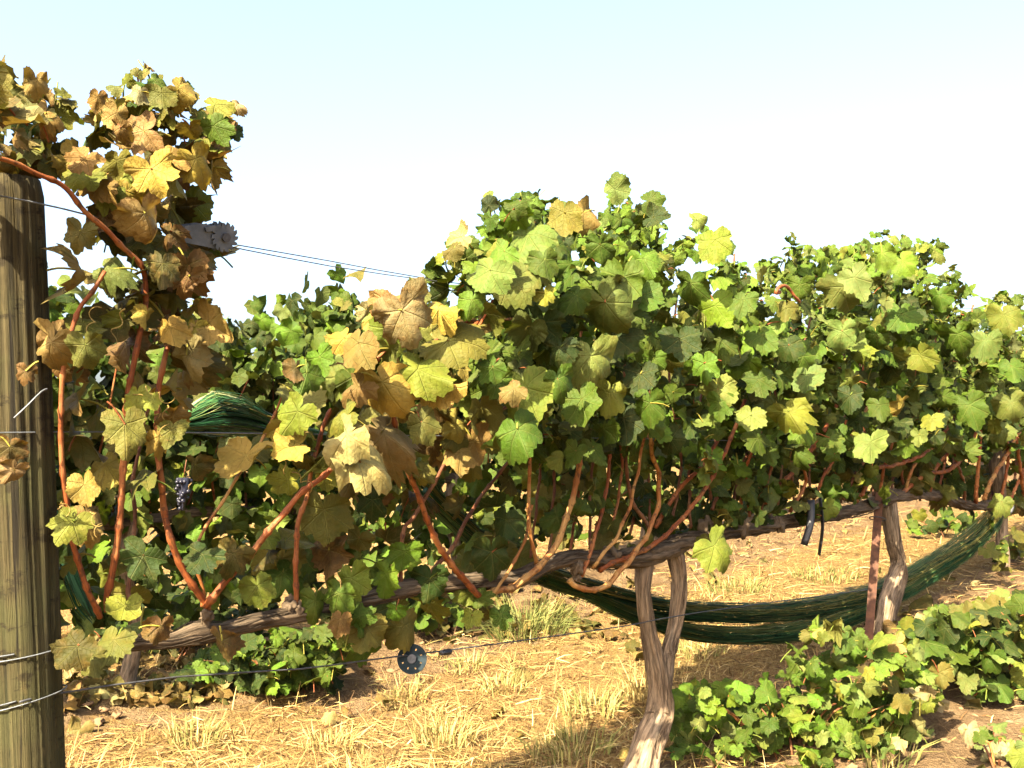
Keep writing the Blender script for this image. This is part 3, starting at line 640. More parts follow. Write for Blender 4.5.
fill(who, [(545, 445), (740, 445), (745, 515), (700, 540), (600, 530), (540, 520)], 1.9, (.09, .14), dict(G=3, D=3, OL=1.5, YG=.7), (.0, .3))
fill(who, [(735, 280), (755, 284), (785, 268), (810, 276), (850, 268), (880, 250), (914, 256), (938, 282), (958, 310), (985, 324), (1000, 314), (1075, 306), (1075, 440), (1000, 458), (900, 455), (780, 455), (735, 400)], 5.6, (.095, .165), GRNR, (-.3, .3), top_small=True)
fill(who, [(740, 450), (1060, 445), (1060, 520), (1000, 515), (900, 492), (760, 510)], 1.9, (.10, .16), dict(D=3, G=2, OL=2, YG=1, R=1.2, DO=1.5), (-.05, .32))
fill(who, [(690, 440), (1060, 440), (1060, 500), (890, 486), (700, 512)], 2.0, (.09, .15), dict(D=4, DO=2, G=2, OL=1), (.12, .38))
fill(who, [(984, 520), (1040, 510), (1040, 610), (1000, 600)], 1.6, (.10, .16), dict(G=3, YG=1.5, OL=1.5, D=1), (-.2, .05))
heroes(who, [(137, 72, 14, 85, 'OL', 0, .6), (139, 95, 22, 250, 'PT', 0, .5), (37, 84, 26, 280, 'T'), (31, 116, 44, 190, 'OL', .5), (52, 114, 30, 0, 'T', .4), (97, 102, 26, 260, 'O'), (115, 118, 30, 250, 'T'), (136, 134, 46, 200, 'PK'), (119, 132, 26, 250, 'T'), (82, 163, 34, 240, 'O'),
    (118, 166, 32, 270, 'OL'), (200, 166, 44, 300, 'Y'), (154, 177, 50, 290, 'Y'), (124, 196, 32, 250, 'Y'), (147, 222, 50, 290, 'T'), (162, 98, 28, 270, 'OL'), (183, 92, 32, 330, 'Y', .4), (192, 100, 22, 300, 'OL'), (220, 104, 28, 20, 'YG', .5), (239, 106, 16, 340, 'PT', .4), (216, 132, 36, 290, 'G'), (236, 134, 18, 280, 'D'),
    (78, 237, 36, 250, 'OL'), (188, 272, 40, 280, 'R', -.4), (168, 236, 32, 260, 'R'), (113, 272, 44, 320, 'PG', .6), (187, 283, 40, 260, 'R'), (162, 270, 38, 270, 'DO'), (147, 318, 24, 260, 'Y', 0, .5), (171, 333, 34, 280, 'Y'), (215, 325, 44, 345, 'T', .3), (193, 331, 26, 280, 'Y'), (190, 362, 46, 300, 'T'), (49, 352, 58, 250, 'T'), (60, 340, 40, 320, 'O'), (25, 375, 24, 260, 'R', 0, .5),
    (88, 352, 40, 290, 'OL'), (10, 452, 30, 270, 'R'), (12, 474, 28, 250, 'PK'), (125, 433, 50, 270, 'OL'), (160, 443, 32, 290, 'Y'), (176, 420, 30, 310, 'O'), (244, 464, 54, 270, 'Y'), (85, 490, 34, 280, 'Y'), (195, 470, 30, 270, 'DO'), (137, 400, 28, 280, 'YG'), (155, 402, 22, 10, 'YG', .4), (172, 435, 30, 270, 'OL'),
    (68, 527, 42, 240, 'YG'), (92, 521, 40, 300, 'T'), (124, 612, 40, 260, 'YG'), (114, 648, 42, 280, 'OL'), (72, 652, 42, 240, 'DO'), (92, 662, 34, 280, 'OL'), (139, 562, 40, 240, 'D'), (199, 560, 38, 260, 'D'), (232, 560, 40, 250, 'DO'), (259, 592, 34, 280, 'YG'), (160, 632, 30, 260, 'R'), (222, 647, 34, 270, 'R')], -.2)
heroes(who, [(408, 320, 66, 300, 'PK', .3), (386, 308, 34, 250, 'O'), (366, 313, 20, 250, 'PT', 0, .6), (419, 292, 32, 50, 'OL', .2, .5), (445, 308, 42, 350, 'Y', .5), (341, 342, 30, 240, 'Y'), (354, 350, 48, 250, 'O'), (386, 393, 64, 290, 'Y'), (353, 392, 40, 240, 'O'), (427, 374, 58, 330, 'YG', .4), (445, 388, 44, 330, 'Y', .3), (457, 343, 56, 330, 'OL', .3),
    (340, 441, 52, 230, 'PT'), (392, 436, 64, 330, 'PK', .3), (369, 464, 66, 330, 'PT', .4), (425, 428, 38, 300, 'OL'), (304, 378, 36, 240, 'G'), (322, 362, 32, 300, 'B'), (293, 418, 46, 230, 'YG'), (287, 447, 40, 200, 'Y', .4), (337, 418, 40, 200, 'YG', .4), (295, 372, 26, 260, 'R'), (360, 420, 30, 270, 'OL')], -.3)
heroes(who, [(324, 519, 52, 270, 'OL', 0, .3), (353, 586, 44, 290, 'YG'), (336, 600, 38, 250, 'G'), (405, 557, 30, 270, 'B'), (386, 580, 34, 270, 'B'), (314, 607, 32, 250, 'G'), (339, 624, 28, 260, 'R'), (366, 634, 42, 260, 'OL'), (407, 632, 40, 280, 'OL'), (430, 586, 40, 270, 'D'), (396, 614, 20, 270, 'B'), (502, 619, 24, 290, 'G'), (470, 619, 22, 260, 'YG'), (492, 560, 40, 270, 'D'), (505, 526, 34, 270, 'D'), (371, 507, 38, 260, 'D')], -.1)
heroes(who, [(524, 243, 54, 260, 'PG'), (513, 219, 32, 250, 'B'), (487, 277, 40, 250, 'PG'), (517, 283, 44, 290, 'PG'), (456, 238, 28, 200, 'PT', .4), (451, 251, 24, 230, 'OL'), (472, 305, 30, 270, 'B'), (573, 300, 32, 240, 'G'), (612, 311, 58, 310, 'PG'), (623, 286, 46, 270, 'G'), (593, 365, 50, 280, 'PG'), (531, 396, 54, 300, 'YG'), (510, 392, 28, 220, 'O'), (583, 406, 40, 290, 'G'),
    (563, 219, 36, 260, 'OL'), (588, 216, 30, 320, 'T'), (619, 187, 26, 30, 'PG'), (654, 200, 24, 0, 'G', .4), (658, 217, 24, 340, 'D', .2), (700, 219, 18, 10, 'PG'), (716, 246, 34, 280, 'YG'), (645, 300, 36, 280, 'G'), (645, 264, 34, 290, 'B'), (719, 346, 38, 280, 'G'), (719, 312, 38, 300, 'B'), (703, 369, 32, 270, 'B'), (719, 396, 36, 290, 'PG'), (488, 202, 18, 100, 'D'), (518, 206, 22, 30, 'G'),
    (560, 352, 30, 270, 'D'), (544, 297, 24, 270, 'YG'), (521, 435, 44, 300, 'G'), (489, 371, 28, 230, 'G'), (501, 387, 30, 290, 'G'), (545, 265, 30, 270, 'G'), (560, 250, 24, 300, 'G'), (600, 250, 30, 270, 'G'), (540, 330, 40, 260, 'D'), (615, 345, 40, 270, 'D'), (640, 380, 34, 270, 'D'), (560, 385, 34, 290, 'G'), (610, 400, 34, 260, 'YG'), (500, 255, 30, 230, 'B'), (720, 552, 40, 300, 'YG'), (650, 410, 36, 270, 'G'), (625, 425, 36, 280, 'D'), (680, 345, 36, 270, 'D'), (690, 290, 34, 260, 'G')], -.38)
fill(who, [(535, 520), (700, 500), (690, 545), (620, 575), (540, 575)], .45, (.08, .13), dict(G=3, D=3, OL=1), (-.06, .06))
fill(who, [(690, 480), (890, 462), (890, 505), (790, 520), (700, 545)], 1.2, (.08, .13), dict(G=3, D=2, OL=1, YG=1), (-.16, -.02))
heroes(who, [(744, 305, 32, 270, 'G'), (845, 294, 46, 290, 'PG'), (858, 283, 38, 300, 'PG'), (882, 258, 30, 280, 'B'), (904, 319, 38, 280, 'G'), (876, 340, 30, 270, 'G'), (785, 312, 26, 260, 'OL'), (808, 381, 40, 280, 'PG'), (789, 417, 40, 290, 'YG'), (719, 408, 30, 270, 'G'), (751, 420, 30, 270, 'PG'), (921, 360, 32, 290, 'YG'), (903, 407, 24, 280, 'Y', 0, .3), (872, 448, 34, 280, 'PG'), (918, 438, 20, 260, 'PG'), (959, 340, 36, 280, 'G'), (972, 411, 38, 290, 'G'), (1013, 408, 32, 280, 'PG'), (931, 423, 22, 280, 'YG'),
    (880, 410, 28, 270, 'G'), (842, 337, 34, 270, 'PG'), (800, 290, 30, 270, 'G'), (760, 340, 34, 260, 'G'), (790, 350, 30, 290, 'D'), (830, 440, 28, 270, 'G'), (850, 400, 30, 270, 'D'), (940, 300, 28, 280, 'G'), (985, 345, 34, 270, 'PG'), (1005, 320, 34, 280, 'YG'), (1010, 370, 32, 260, 'G'), (760, 385, 34, 280, 'G'), (1000, 505, 24, 240, 'PG'), (905, 265, 26, 300, 'B'), (925, 280, 26, 290, 'G')], -.4)
GP = dict(G=3, B=4, PG=1, YG=.6)
for a, b in [((470, 260), (462, 234)), ((515, 230), (520, 192)), ((575, 245), (580, 206)), ((640, 240), (668, 212)), ((665, 262), (690, 240)), ((730, 295), (735, 262)), ((765, 290), (768, 256)), ((800, 280), (806, 244)), ((840, 280), (862, 246)), ((885, 270), (890, 230)), ((915, 268), (922, 240)), ((945, 290), (955, 266)), ((980, 325), (988, 298)), ((1010, 320), (1018, 294)), ((450, 275), (446, 252)), ((600, 235), (624, 184)), ((646, 250), (657, 192)), ((684, 262), (702, 214)), ((705, 290), (722, 233)), ((500, 240), (488, 194)), ((530, 230), (545, 190)), ((560, 240), (560, 196)), ((776, 275), (795, 240)), ((750, 280), (742, 262)), ((830, 270), (828, 250)), ((868, 262), (876, 232)), ((895, 260), (905, 234)), ((930, 262), (938, 240)), ((960, 300), (968, 284)), ((1000, 310), (1008, 292)), ((620, 230), (640, 205)), ((810, 275), (815, 250)), ((850, 270), (853, 246))]:
    sprig(who, a, b, GP)
for a, b in [((138, 120), (138, 60)), ((125, 130), (128, 76)), ((170, 120), (183, 84)), ((150, 120), (153, 74)), ((40, 130), (38, 76)), ((190, 130), (232, 104)), ((100, 130), (100, 95)), ((60, 130), (58, 82)), ((205, 150), (238, 128))]:
    sprig(who, a, b, dict(OL=3, YG=2, T=2, G=1), 6, .08, .035)
for a, b in [((480, 590), (500, 625)), ((350, 600), (345, 650)), ((300, 480), (335, 430)), ((720, 540), (745, 452)), ((560, 520), (600, 470))]:
    sprig(who, a, b, dict(OL=2, G=2, YG=2), 6, .10, .05, -.05)
for f, x, y, n in ((fY, 148, 412, 3), (fY, 112, 320, 2), (fM, 300, 450, 3), (fM, 380, 400, 2), (fG, 560, 350, 2), (fY, 70, 500, 2)):
    for _ in range(n):                                               # dry curled tendrils
        c = P(x + random.uniform(-25, 25), y + random.uniform(-25, 25), -.22); a = nrm(rng.normal(0, 1, 3)); b = nrm(np.cross(a, rng.normal(0, 1, 3))); ax = np.cross(a, b)
        pts = [c + ax * t * .012 + (a * math.cos(t * 1.6) + b * math.sin(t * 1.6)) * (.005 + .001 * t) for t in np.linspace(0, 8, 36)]
        f.stems.tube(pts, lerp_r(36, .0018, .0008), 4, True, (.22, .15, .045))
fY.build('foliage', vA, 'yellow, tan and rusty leaves around the wooden post')
fM.build('foliage', vA, 'mixed yellow and olive leaves in the dip of the row')
fG.build('foliage', vA, 'dense green leaves of the crown above the twin trunk')
fB.build('foliage', vB); fC.build('foliage', vC)
# stake, straps
c0, c1 = P(868, 648, -.05), P(879, 500, -.03); ax = nrm(c1 - c0)
sk = thing('vine_stake', 'rusty brown angle steel stake leaning beside the second trunk', 'stake', (c0[0], c0[1], gz1(c0)))
X = nrm(np.cross(ax, EYE - c0)); m = (c0 + c1) / 2; L = np.linalg.norm(c1 - c0) + .1
mb = MB().box(m, .05, .006, L, X, None, ax); Y = np.cross(ax, X); mb.box(m + X * .022 + Y * .025, .006, .044, L, X, None, ax)
link('stake_bar', mb.mesh('stake_bar', False), M_RUST, sk)
link('tie', MB().tube([c1 - ax * .12 + X * .05 * math.cos(t) + Y * .05 * math.sin(t) for t in np.linspace(0, 6.3, 20)], .004, 5).mesh('tie'), M_DARKW, sk)
for a, b, w, lab in (((811, 500), (804, 545), 7, 'narrow black plastic strip hanging slanted under the old wood, left of a pair'), ((820, 498), (819, 555), 8, 'longer black plastic strip hanging straight down under the old wood')):
    pa, pb = P(*a, -.14), P(*b, -.14); pm = (pa + pb) / 2 + np.array([.01, -.02, 0])
    t_ = thing('hanging_strap', lab, 'strap', pa, 'black straps under the vine'); sp = spline([pa, pm, pb], .03)
    link('strap_band', MB().tube(sp, px_r(w, pa), 10, True, flat=.3).mesh('strap_band'), M_BLACK, t_)
    #link('strap_loop', MB().tube([pa + ZUP * .03 + NB * .05 * math.sin(q) + ZUP * .05 * math.cos(q) for q in np.linspace(0, 6.28, 16)], .008, 6).mesh('strap_loop'), M_BLACK, t_)
# ------------------------------------------------------------ bird netting
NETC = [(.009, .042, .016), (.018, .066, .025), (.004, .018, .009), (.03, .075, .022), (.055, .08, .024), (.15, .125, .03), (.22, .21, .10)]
def net_bundle(name, label, lobes, n, group='rolled bird nets', off=.2, wpal=(4, 4, 3, 3.5, 3, 2.6, 1.2)):
    mb = MB(); w = np.array(wpal); w = w / w.sum()
    for pix, hh in lobes:
        ctr = spline([P(q[0], q[1], q[2] if len(q) > 2 else off) for q in pix], .07); hp = np.interp(np.linspace(0, 1, len(ctr)), np.linspace(0, 1, len(hh)), hh) / 2 / FPX * ctr[:, 1]
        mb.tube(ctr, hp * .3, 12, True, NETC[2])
        tt = np.linspace(0, 1, len(ctr)); Lc = len(ctr) * .07
        for k in range(n):
            a0 = random.uniform(0, 6.28); tw = random.uniform(-.14, .14) * Lc; wv = random.uniform(0, 6.28); fr = random.uniform(1.5, 6) * Lc; amp = random.uniform(.03, .16)
            rr = random.uniform(.72, 1.05) if random.random() < .85 else random.uniform(1.05, 1.3)
            i0, i1 = (0, len(ctr)) if random.random() < .5 else sorted(random.sample(range(len(ctr)), 2))
            if i1 - i0 < 4: continue
            a = a0 + tw * tt * .8 + amp * 3 * np.sin(fr * tt + wv); q = hp * (rr + amp * np.sin(fr * 1.7 * tt + wv))
            pts = ctr + np.outer(np.cos(a) * q, -NB) * .8 + np.outer(np.sin(a) * q, ZUP)
            up_ = math.sin(a0); w2 = w * np.array([1, 1, 1.6, 1, .6, .3, .4]) if up_ < .1 else w * np.array([.6, 1, .3, 1.4, 2.2, 2.6, 1.5])  # highlights painted in: upper strands lean gold and olive, lower ones dark green
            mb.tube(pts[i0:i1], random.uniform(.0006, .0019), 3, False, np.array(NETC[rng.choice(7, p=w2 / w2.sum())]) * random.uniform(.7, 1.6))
    return tag(link(name, mb.mesh(name), M_NET), label, 'netting', group)
net_bundle('bird_net', 'long green net roll sagging behind the trunks below the vines',
    [([(425, 490, .26), (450, 515, .26), (490, 548, .24), (545, 574, .22), (600, 592, .2), (650, 605, .2), (700, 612, .18), (770, 613, .16), (830, 605, .15), (880, 592, .13), (925, 570, .1), (965, 545, .06), (990, 522, .03), (1004, 505, .02)], [22, 22, 20, 18, 17, 17, 18, 19, 19, 19, 21, 24, 23, 12]),
     ([(545, 578, .2), (580, 590, .2), (620, 610, .18), (660, 624, .17), (710, 634, .16), (770, 634, .14), (830, 624, .12), (880, 604, .1), (925, 580, .08), (965, 553, .05), (990, 526, .02)], [10, 13, 14, 15, 17, 16, 14, 13, 12, 12, 12])], 330)
net_bundle('bird_net', 'bulging green net bundle tied up behind the yellow leaves, left end',
    [([(176, 424, .35), (195, 418, .35), (215, 413, .35), (240, 416, .35), (265, 424, .35), (292, 430, .35), (330, 438, .34)], [8, 26, 38, 34, 22, 12, 8])], 260, wpal=(4, 5, 3, 3, 2, 1, 1.2))
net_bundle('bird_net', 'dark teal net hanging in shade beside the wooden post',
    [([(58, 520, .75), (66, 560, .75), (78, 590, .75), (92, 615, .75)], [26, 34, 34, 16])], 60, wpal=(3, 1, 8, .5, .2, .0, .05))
tag(link('net_tie', MB().tube([P(1001, 507, .02) + NB * .09 * math.sin(q) + (ZUP * .9 + D * .4) * .09 * math.cos(q) for q in np.linspace(0, 6.28, 24)], .012, 8).mesh('net_tie'), M_DARKW), 'dark loop tying the net roll up to the vine at its right end', 'tie')
# ------------------------------------------------------------ the row behind
def back_row_vine(i, s):
    f = T1 + NB * 3.0 + D * s; z = gz1(f); f = np.array([f[0], f[1], z])
    return f
protos = []
for k in range(3):
    r = thing('grapevine', None, None, (0, 0, 0)); lean = random.uniform(-.1, .1); HC = .98
    wood3('trunk', r, [D * lean - ZUP * .15, D * .03 + ZUP * .35, D * -.04 + ZUP * .7, ZUP * HC], (.06, .045, .04, .05), M_BARK, 30 + k)
    wood3('cordon', r, [ZUP * (HC - .03), D * .5 + ZUP * (HC + .02), D * 1.35 + ZUP * (HC - .02)], (.045, .035, .028), M_BARKD, 40 + k)
    wood3('cordon', r, [ZUP * (HC - .03), D * -.5 + ZUP * (HC + .01), D * -1.35 + ZUP * HC], (.045, .035, .028), M_BARKD, 50 + k)
    fo = Foliage(1)
    for j in range(12):
        x = -1.3 + 2.6 * (j + .5) / 12; o = random.uniform(-.25, .25); hh = random.uniform(.85, 1.2)
        pts = [D * x + ZUP * HC, D * (x + random.uniform(-.1, .1)) + ZUP * (HC + hh * .4) + NB * o * .5, D * (x + random.uniform(-.15, .2)) + ZUP * (HC + hh) + NB * o]
        sp = spline(pts, .06); link('cane', MB().tube(sp, lerp_r(len(sp), .008, .004), 6).mesh('cane'), random.choice([R_, B_]), r)
    N_ = 1900; q = 0
    tops = [random.uniform(1.30, 1.55) for _ in range(10)]
    while q < N_:
        x = random.uniform(-1.4, 1.4); tp = np.interp(x, np.linspace(-1.4, 1.4, 10), tops) * .97; h = (random.triangular(-.2, tp, tp * .6) if random.random() < .8 else random.uniform(-.6, .1))
        o = random.gauss(0, .17); N, T = facing(.5, .6)
        dead = random.random() < .04
        fo.leaf(D * x + ZUP * (HC + h) + NB * o, random.uniform(.09, .16), N, T, pick(dict(G=4, B=1.8, D=3, YG=.9, PG=.6, OL=.5)), petiole=False); q += 1
    for _ in range(9):
        x = random.uniform(-1.3, 1.3); b = D * x + ZUP * (HC + 1.15); e = b + ZUP * random.uniform(.04, .16) + D * random.uniform(-.15, .15)
        fo.stems.tube(spline([b, e], .1), .004, 4, False, (.12, .13, .025))
        for t in np.linspace(0, 1, 9):
            N, T = facing(.5, .6); fo.leaf(b + (e - b) * t + rng.normal(0, .03, 3), .13 - .06 * t, N, T, pick(GP), petiole=False)
    fo.build('foliage', r); protos.append(r)
labs = ['back row vine at the far left, dark behind the wooden post', 'back row vine behind the left clump of yellow leaves', 'back row vine whose crown shows in the sky gap behind the green net bundle', 'back row vine crossing behind the yellow middle leaves', 'back row vine behind the tall green crown', 'back row vine behind the twin trunk',
        'back row vine seen low between the two trunks', 'back row vine just left of the rusty stake, far behind', 'back row vine just right of the rusty stake, far behind', 'back row vine at the far right, behind the net end']
spots = [-3.4 + 2.62 * i for i in range(10)]
used = set()
for i, s in enumerate(spots):
    k = i % 3
    o = protos[k] if k not in used else copy_tree(protos[k]); used.add(k)
    f = back_row_vine(i, s); o.location = Vector(f); o.scale = (1, 1, random.uniform(.96, 1.04))
    tag(o, labs[i], 'grapevine', 'grapevines of the row behind')
# grapes on the row behind
for (px, py), lab in (((183, 492), 'small dark grape bunch hanging in the row behind'),):
    c = P(px, py, 2.6); mb = MB()
    for k in range(34):
        t = random.random(); a = random.uniform(0, 6.28); r = .045 * (1 - .7 * t); mb.blob(c + np.array([math.cos(a) * r, math.sin(a) * r, .07 - t * .17]), .011, k, 2, .02)
    mb.tube([c + ZUP * .08, c - ZUP * .1], [.034, .012], 8); b = thing('grape_bunch', lab, 'grapes', c); link('berries', mb.mesh('berries'), M_GRAPE, b)
    link('stalk', MB().tube([c + ZUP * .07, c + ZUP * .2 + D * .02], .003, 5).mesh('stalk'), B_, b)
# far vineyard that closes the view
mbf = Foliage(1)
for k in range(2600):
    s = random.uniform(-30, 60); row = random.choice([17., 22., 28.]); c = T1 + NB * row + D * s; c[2] = gz1(c) + random.uniform(.35, 2.1)
    N, T = facing(.5, .7); mbf.leaf(c + NB * random.gauss(0, .25), random.uniform(.5, .9), N, T, pick(dict(G=4, D=4, OL=1)), petiole=False)
o = mbf.build('distant_vineyard'); tag(o, kind='stuff')
# ------------------------------------------------------------ low growth
def bush(label, base, pix_poly, off_c, depth, n, wr, pal, lod=0, dead=0, group=None, name='low_bush', stems=8):
    """leaves on sprawling stems; the outline is given at the bush's own distance"""
    b = thing(name, label, 'bush', base, group); fo = Foliage(lod); xs = [p[0] for p in pix_poly]; ys = [p[1] for p in pix_poly]; k = 0
    while k < n:
        x, y = random.uniform(min(xs), max(xs)), random.uniform(min(ys), max(ys))
        if not inside(pix_poly, x, y): continue
        r = ray(x, y); t = base[1] / r[1] + random.uniform(-depth, depth); c = EYE + r * t
        g = gz1(c)
        if c[2] < g + .04: c[2] = g + random.uniform(.04, .12)
        N = nrm(ZUP * .75 + SUNH * .35 + rng.normal(0, .45, 3) + nrm(EYE - c) * .35); T = rng.normal(0, 1, 3) - ZUP * .5
        fo.leaf(c, random.uniform(*wr), N, T, pick(pal(x, y) if callable(pal) else pal)); k += 1
    fo.build('foliage', b)
    for j in range(stems):
        x = random.uniform(min(xs) + 10, max(xs) - 10); r = ray(x, (min(ys) + max(ys)) / 2); e = EYE + r * (base[1] / r[1]); e[2] = max(e[2], gz1(e) + .1)
        st = np.array([base[0] + (e[0] - base[0]) * .35, base[1] + random.uniform(-.1, .1), 0]); st[2] = gz1(st) - .02
        m = (st + e) / 2 + np.array([0, 0, .06]); sp = spline([st, m, e], .04)
        link('stem', MB().tube(sp, lerp_r(len(sp), .007, .003), 6).mesh('stem'), random.choice([B_, Y_]), b)
    return b
rb = lambda x, y: dict(B=5, G=4, PG=1, YG=.4, Y=.05) if x < 800 else (dict(YG=2, B=4, PG=2, Y=.25, OL=.6, G=2.5) if x < 880 else dict(YG=2, B=2, T=.9, PT=.6, OL=1.5, PG=2, G=1.5))
bush('large bright green vine bush sprawling low in front of the net, between the trunks', G(790, 745), [(672, 700), (690, 680), (735, 680), (760, 690), (790, 655), (808, 632), (840, 622), (870, 640), (900, 640), (935, 650), (942, 690), (920, 735), (880, 775), (670, 785)], 0, .35, 370, (.06, .12), rb, stems=14)
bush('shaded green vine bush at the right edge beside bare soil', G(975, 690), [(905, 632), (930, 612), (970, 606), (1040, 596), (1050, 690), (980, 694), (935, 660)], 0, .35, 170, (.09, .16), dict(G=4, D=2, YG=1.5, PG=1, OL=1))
bush('small pale sprawling plant on bare soil in the bottom right corner', G(1000, 765), [(962, 728), (1000, 720), (1040, 730), (1050, 775), (990, 775)], 0, .15, 16, (.06, .11), dict(PG=2, YG=1.5, PT=1.5, G=1), stems=4)
bush('fresh green sucker bush on the ground under the left vine arm', G(270, 688), [(182, 672), (205, 655), (250, 640), (290, 628), (330, 628), (345, 655), (335, 690), (205, 692)], 0, .3, 190, (.08, .14), dict(B=1.6, G=4, D=3), stems=6)
bush('dark shaded sucker bush behind the low canes near the post', G(150, 660), [(60, 545), (250, 535), (275, 600), (265, 640), (230, 655), (90, 645)], 0, .4, 170, (.10, .17), dict(D=4, G=2), stems=5)  # mostly the dark tint, so the shade is put into the leaf colour
for i, (x0, x1, y0, y1, n, lab) in enumerate([(345, 470, 545, 625, 90, 'dark green leafy sucker growth behind the cordon, left of the feathery weed'), (735, 800, 470, 520, 40, 'leafy sucker growth at the foot of the row behind, between the trunks'), (905, 985, 505, 535, 30, 'low green growth on the far soil ridge right of the stake')]):
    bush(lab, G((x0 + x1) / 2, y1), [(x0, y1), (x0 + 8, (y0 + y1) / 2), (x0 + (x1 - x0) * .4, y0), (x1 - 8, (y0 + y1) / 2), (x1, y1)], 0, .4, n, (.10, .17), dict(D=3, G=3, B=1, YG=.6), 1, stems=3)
def blades(mb, c, n, h, spread, cols, lean=.5, w=.003):
    for _ in range(n):
        a = random.uniform(0, 6.28); r = spread * math.sqrt(random.random()); b = np.array([c[0] + math.cos(a) * r, c[1] + math.sin(a) * r, 0]); b[2] = gz1(b) - .005
        d = np.array([math.cos(a), math.sin(a), 0]) * lean * random.uniform(.2, 1.3) + rng.normal(0, .2, 3) * np.array([1, 1, 0]); L = h * random.uniform(.45, 1.1); sd = nrm(np.cross(d + ZUP, rng.normal(0, 1, 3))) * w
        p1 = b + (ZUP * .6 + d * .35) * L * .6; p2 = b + (ZUP * random.uniform(.35, .9) + d * random.uniform(.5, 1.2)) * L
        V = [b - sd, b + sd, p1 + sd * .8, p1 - sd * .8, p2]
        mb.add(V, [(0, 1, 2, 3), (3, 2, 4)], None, np.array(random.choice(cols)) * random.uniform(.75, 1.2))
GG = [(.19, .175, .05), (.28, .235, .075), (.13, .14, .035), (.34, .27, .11)]; DG = [(.30, .22, .08), (.37, .28, .11), (.23, .165, .05)]; WG = [(.07, .085, .018), (.10, .11, .025), (.15, .145, .04)]
for i, (x, y, n, h, sp, cols, lab) in enumerate([(525, 632, 420, .34, .30, WG, 'feathery grey-green weed clump on straw just below the cordon'), (590, 712, 160, .2, .16, GG, 'green-tipped grass tuft at the edge of the shade near the trunk'), (445, 742, 150, .22, .15, GG + DG, 'grass tuft low in the foreground, left of the shade'),
        (195, 742, 130, .2, .14, GG + DG, 'grass tuft on straw right of the wooden post'), (465, 668, 90, .14, .12, GG, 'small green weed tuft on bright straw below the grey disc'), (505, 690, 110, .17, .13, GG + DG, 'pale grass tuft on bright straw between disc and trunk'), (640, 695, 120, .24, .11, DG, 'tall dry grass tuft against the left side of the twin trunk'),
        (405, 700, 110, .18, .14, DG + GG[:1], 'dry golden grass tuft straight below the grey disc'), (735, 590, 160, .18, .26, WG + GG, 'low weed patch on the ridge above the net'), (825, 578, 170, .15, .3, WG + GG, 'low weed patch on pale soil left of the stake'), (700, 655, 120, .14, .16, GG, 'weed patch between trunk and net in dappled shade'),
        (225, 525, 160, .3, .5, WG, 'grassy green weed strip far back under the vines'), (570, 756, 150, .22, .2, GG, 'shaded grass tuft at the bottom edge'), (330, 748, 110, .18, .14, DG, 'dry grass tuft at the bottom edge, left of centre'), (880, 760, 70, .26, .16, WG + GG, 'spiky weed stalks at the foot of the large bush')]):
    c = G(x, y); mb = MB(); blades(mb, c, n, h, sp, cols, .9 if cols is WG else .5, .0028 + .0008 * c[1] / 4)
    tag(link('grass_tuft', mb.mesh('grass_tuft', False), M_GRASS), lab, 'grass tuft', 'grass tufts and weeds')
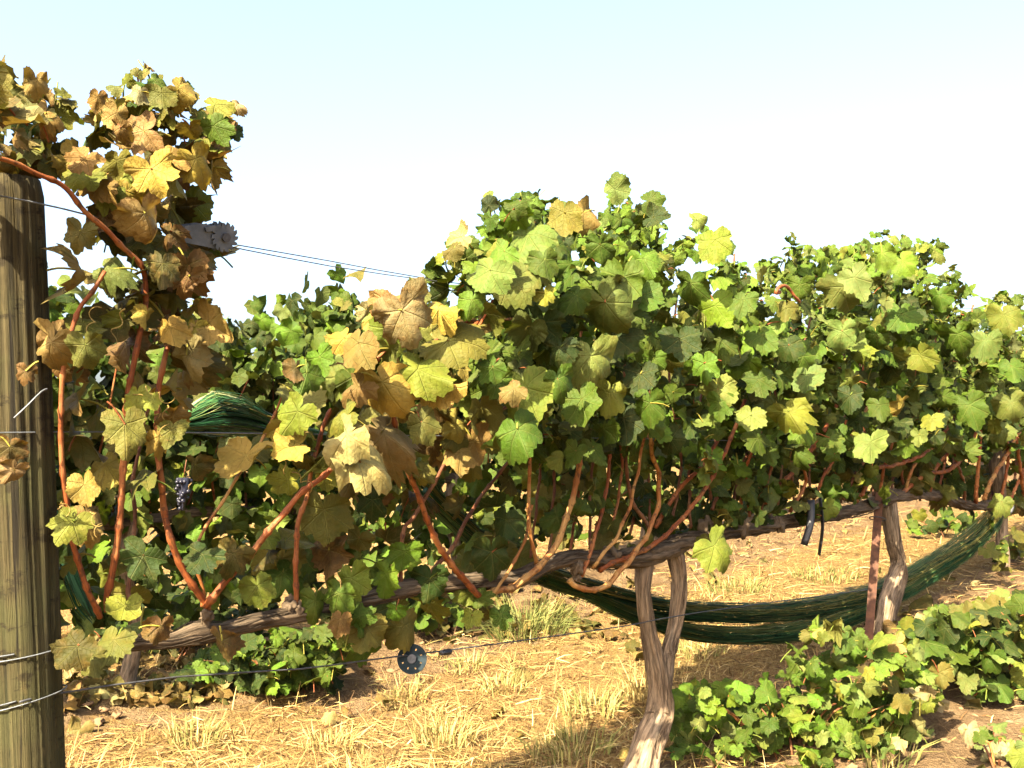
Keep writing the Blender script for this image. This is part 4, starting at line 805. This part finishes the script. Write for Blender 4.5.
# straw, litter
mb = MB(); k = 0
for _ in range(150):
    Y = random.uniform(4.3, 8.5); c = np.array([random.uniform(-.45, .3) * Y, Y, 0])
    if across(c) < .2 and along(c) > .2 or abs(across(c) - 3) < .5: continue
    blades(mb, c, random.randint(8, 40), random.uniform(.05, .15), random.uniform(.05, .22), DG + GG[1:2] + [(.20, .13, .05)], 1.0, random.uniform(.0015, .003))
while k < 26000:
    t = random.random() ** 1.6; Y = 4.2 + t * 13; x = random.uniform(-.52, .56) * Y; p = np.array([x, Y, 0]); o = across(p)
    if abs(o - 3.05) < .55 and random.random() < .8: continue
    if o < -.3 and along(p) > .5 and random.random() < .88: continue
    z = gz1(p); a = random.uniform(0, math.pi * 2); L = random.uniform(.05, .19); d = np.array([math.cos(a), math.sin(a), random.uniform(-.04, .25)]); up = random.random() < .13
    if up: d = nrm(d * .5 + ZUP * random.uniform(.4, 1.)); L *= .8
    w = random.uniform(.0008, .0024) * (1 + Y * .06); sd = np.array([-math.sin(a), math.cos(a), random.uniform(-.5, .9)]) * w; b = np.array([x, Y, z + random.uniform(.0, .02)])
    m = b + d * L * .5 + ZUP * random.uniform(0, .012); e = b + d * L
    mb.add([b - sd, b + sd, m + sd, m - sd, e + sd * .4, e - sd * .4], [(0, 1, 2, 3), (3, 2, 4, 5)], None, np.array(random.choice([(.38, .27, .10), (.32, .21, .07), (.46, .35, .16), (.24, .14, .05), (.14, .08, .03), (.30, .24, .08), (.08, .042, .015), (.36, .24, .075), (.20, .10, .035)])) * random.uniform(.8, 1.15)); k += 1
tag(link('dry_straw', mb.mesh('dry_straw', False), M_GRASS), kind='stuff')
fl = Foliage(1)
for k in range(520):
    t = random.random()
    if t < .42: c = G(random.uniform(62, 230), random.uniform(640, 705))
    elif t < .6: c = G(random.uniform(440, 640), random.uniform(590, 640))
    elif t < .75: c = T1 + NB * random.gauss(3, .5) + D * random.uniform(0, 8); c[2] = gz1(c)
    elif t < .85: c = G(random.uniform(850, 935), random.uniform(610, 700))
    else: Y = random.uniform(4.2, 9); c = np.array([random.uniform(-.45, .5) * Y, Y, 0]); c[2] = gz1(c)
    N = nrm(ZUP + rng.normal(0, .55, 3)); fl.leaf(c + ZUP * random.uniform(.02, .07), random.uniform(.06, .13), N, rng.normal(0, 1, 3), pick(dict(R=2, T=3, O=1.5, DO=1.2, PT=1.2)), (rng.normal(.5, .4), rng.normal(.5, .4), .25, rng.uniform(0, 6), 3, rng.normal(0, .4)))
tag(fl.build('fallen_leaves'), kind='stuff')
mb = MB()
for k in range(700):
    if random.random() < .75: c = T1 + NB * random.gauss(3.0, .38) + D * random.uniform(-1.5, 9)
    else: c = T1 + NB * random.uniform(-1.3, -.3) + D * random.uniform(.6, 4.5)
    r = random.uniform(.008, .026) * (1 if random.random() < .93 else 1.6); mb.blob(np.array([c[0], c[1], gz1(c) + r * .1]), r, k, 2, 1.3, (1, 1, .6))
tag(link('soil_clods', mb.mesh('soil_clods', True), M_CLOD), kind='stuff')
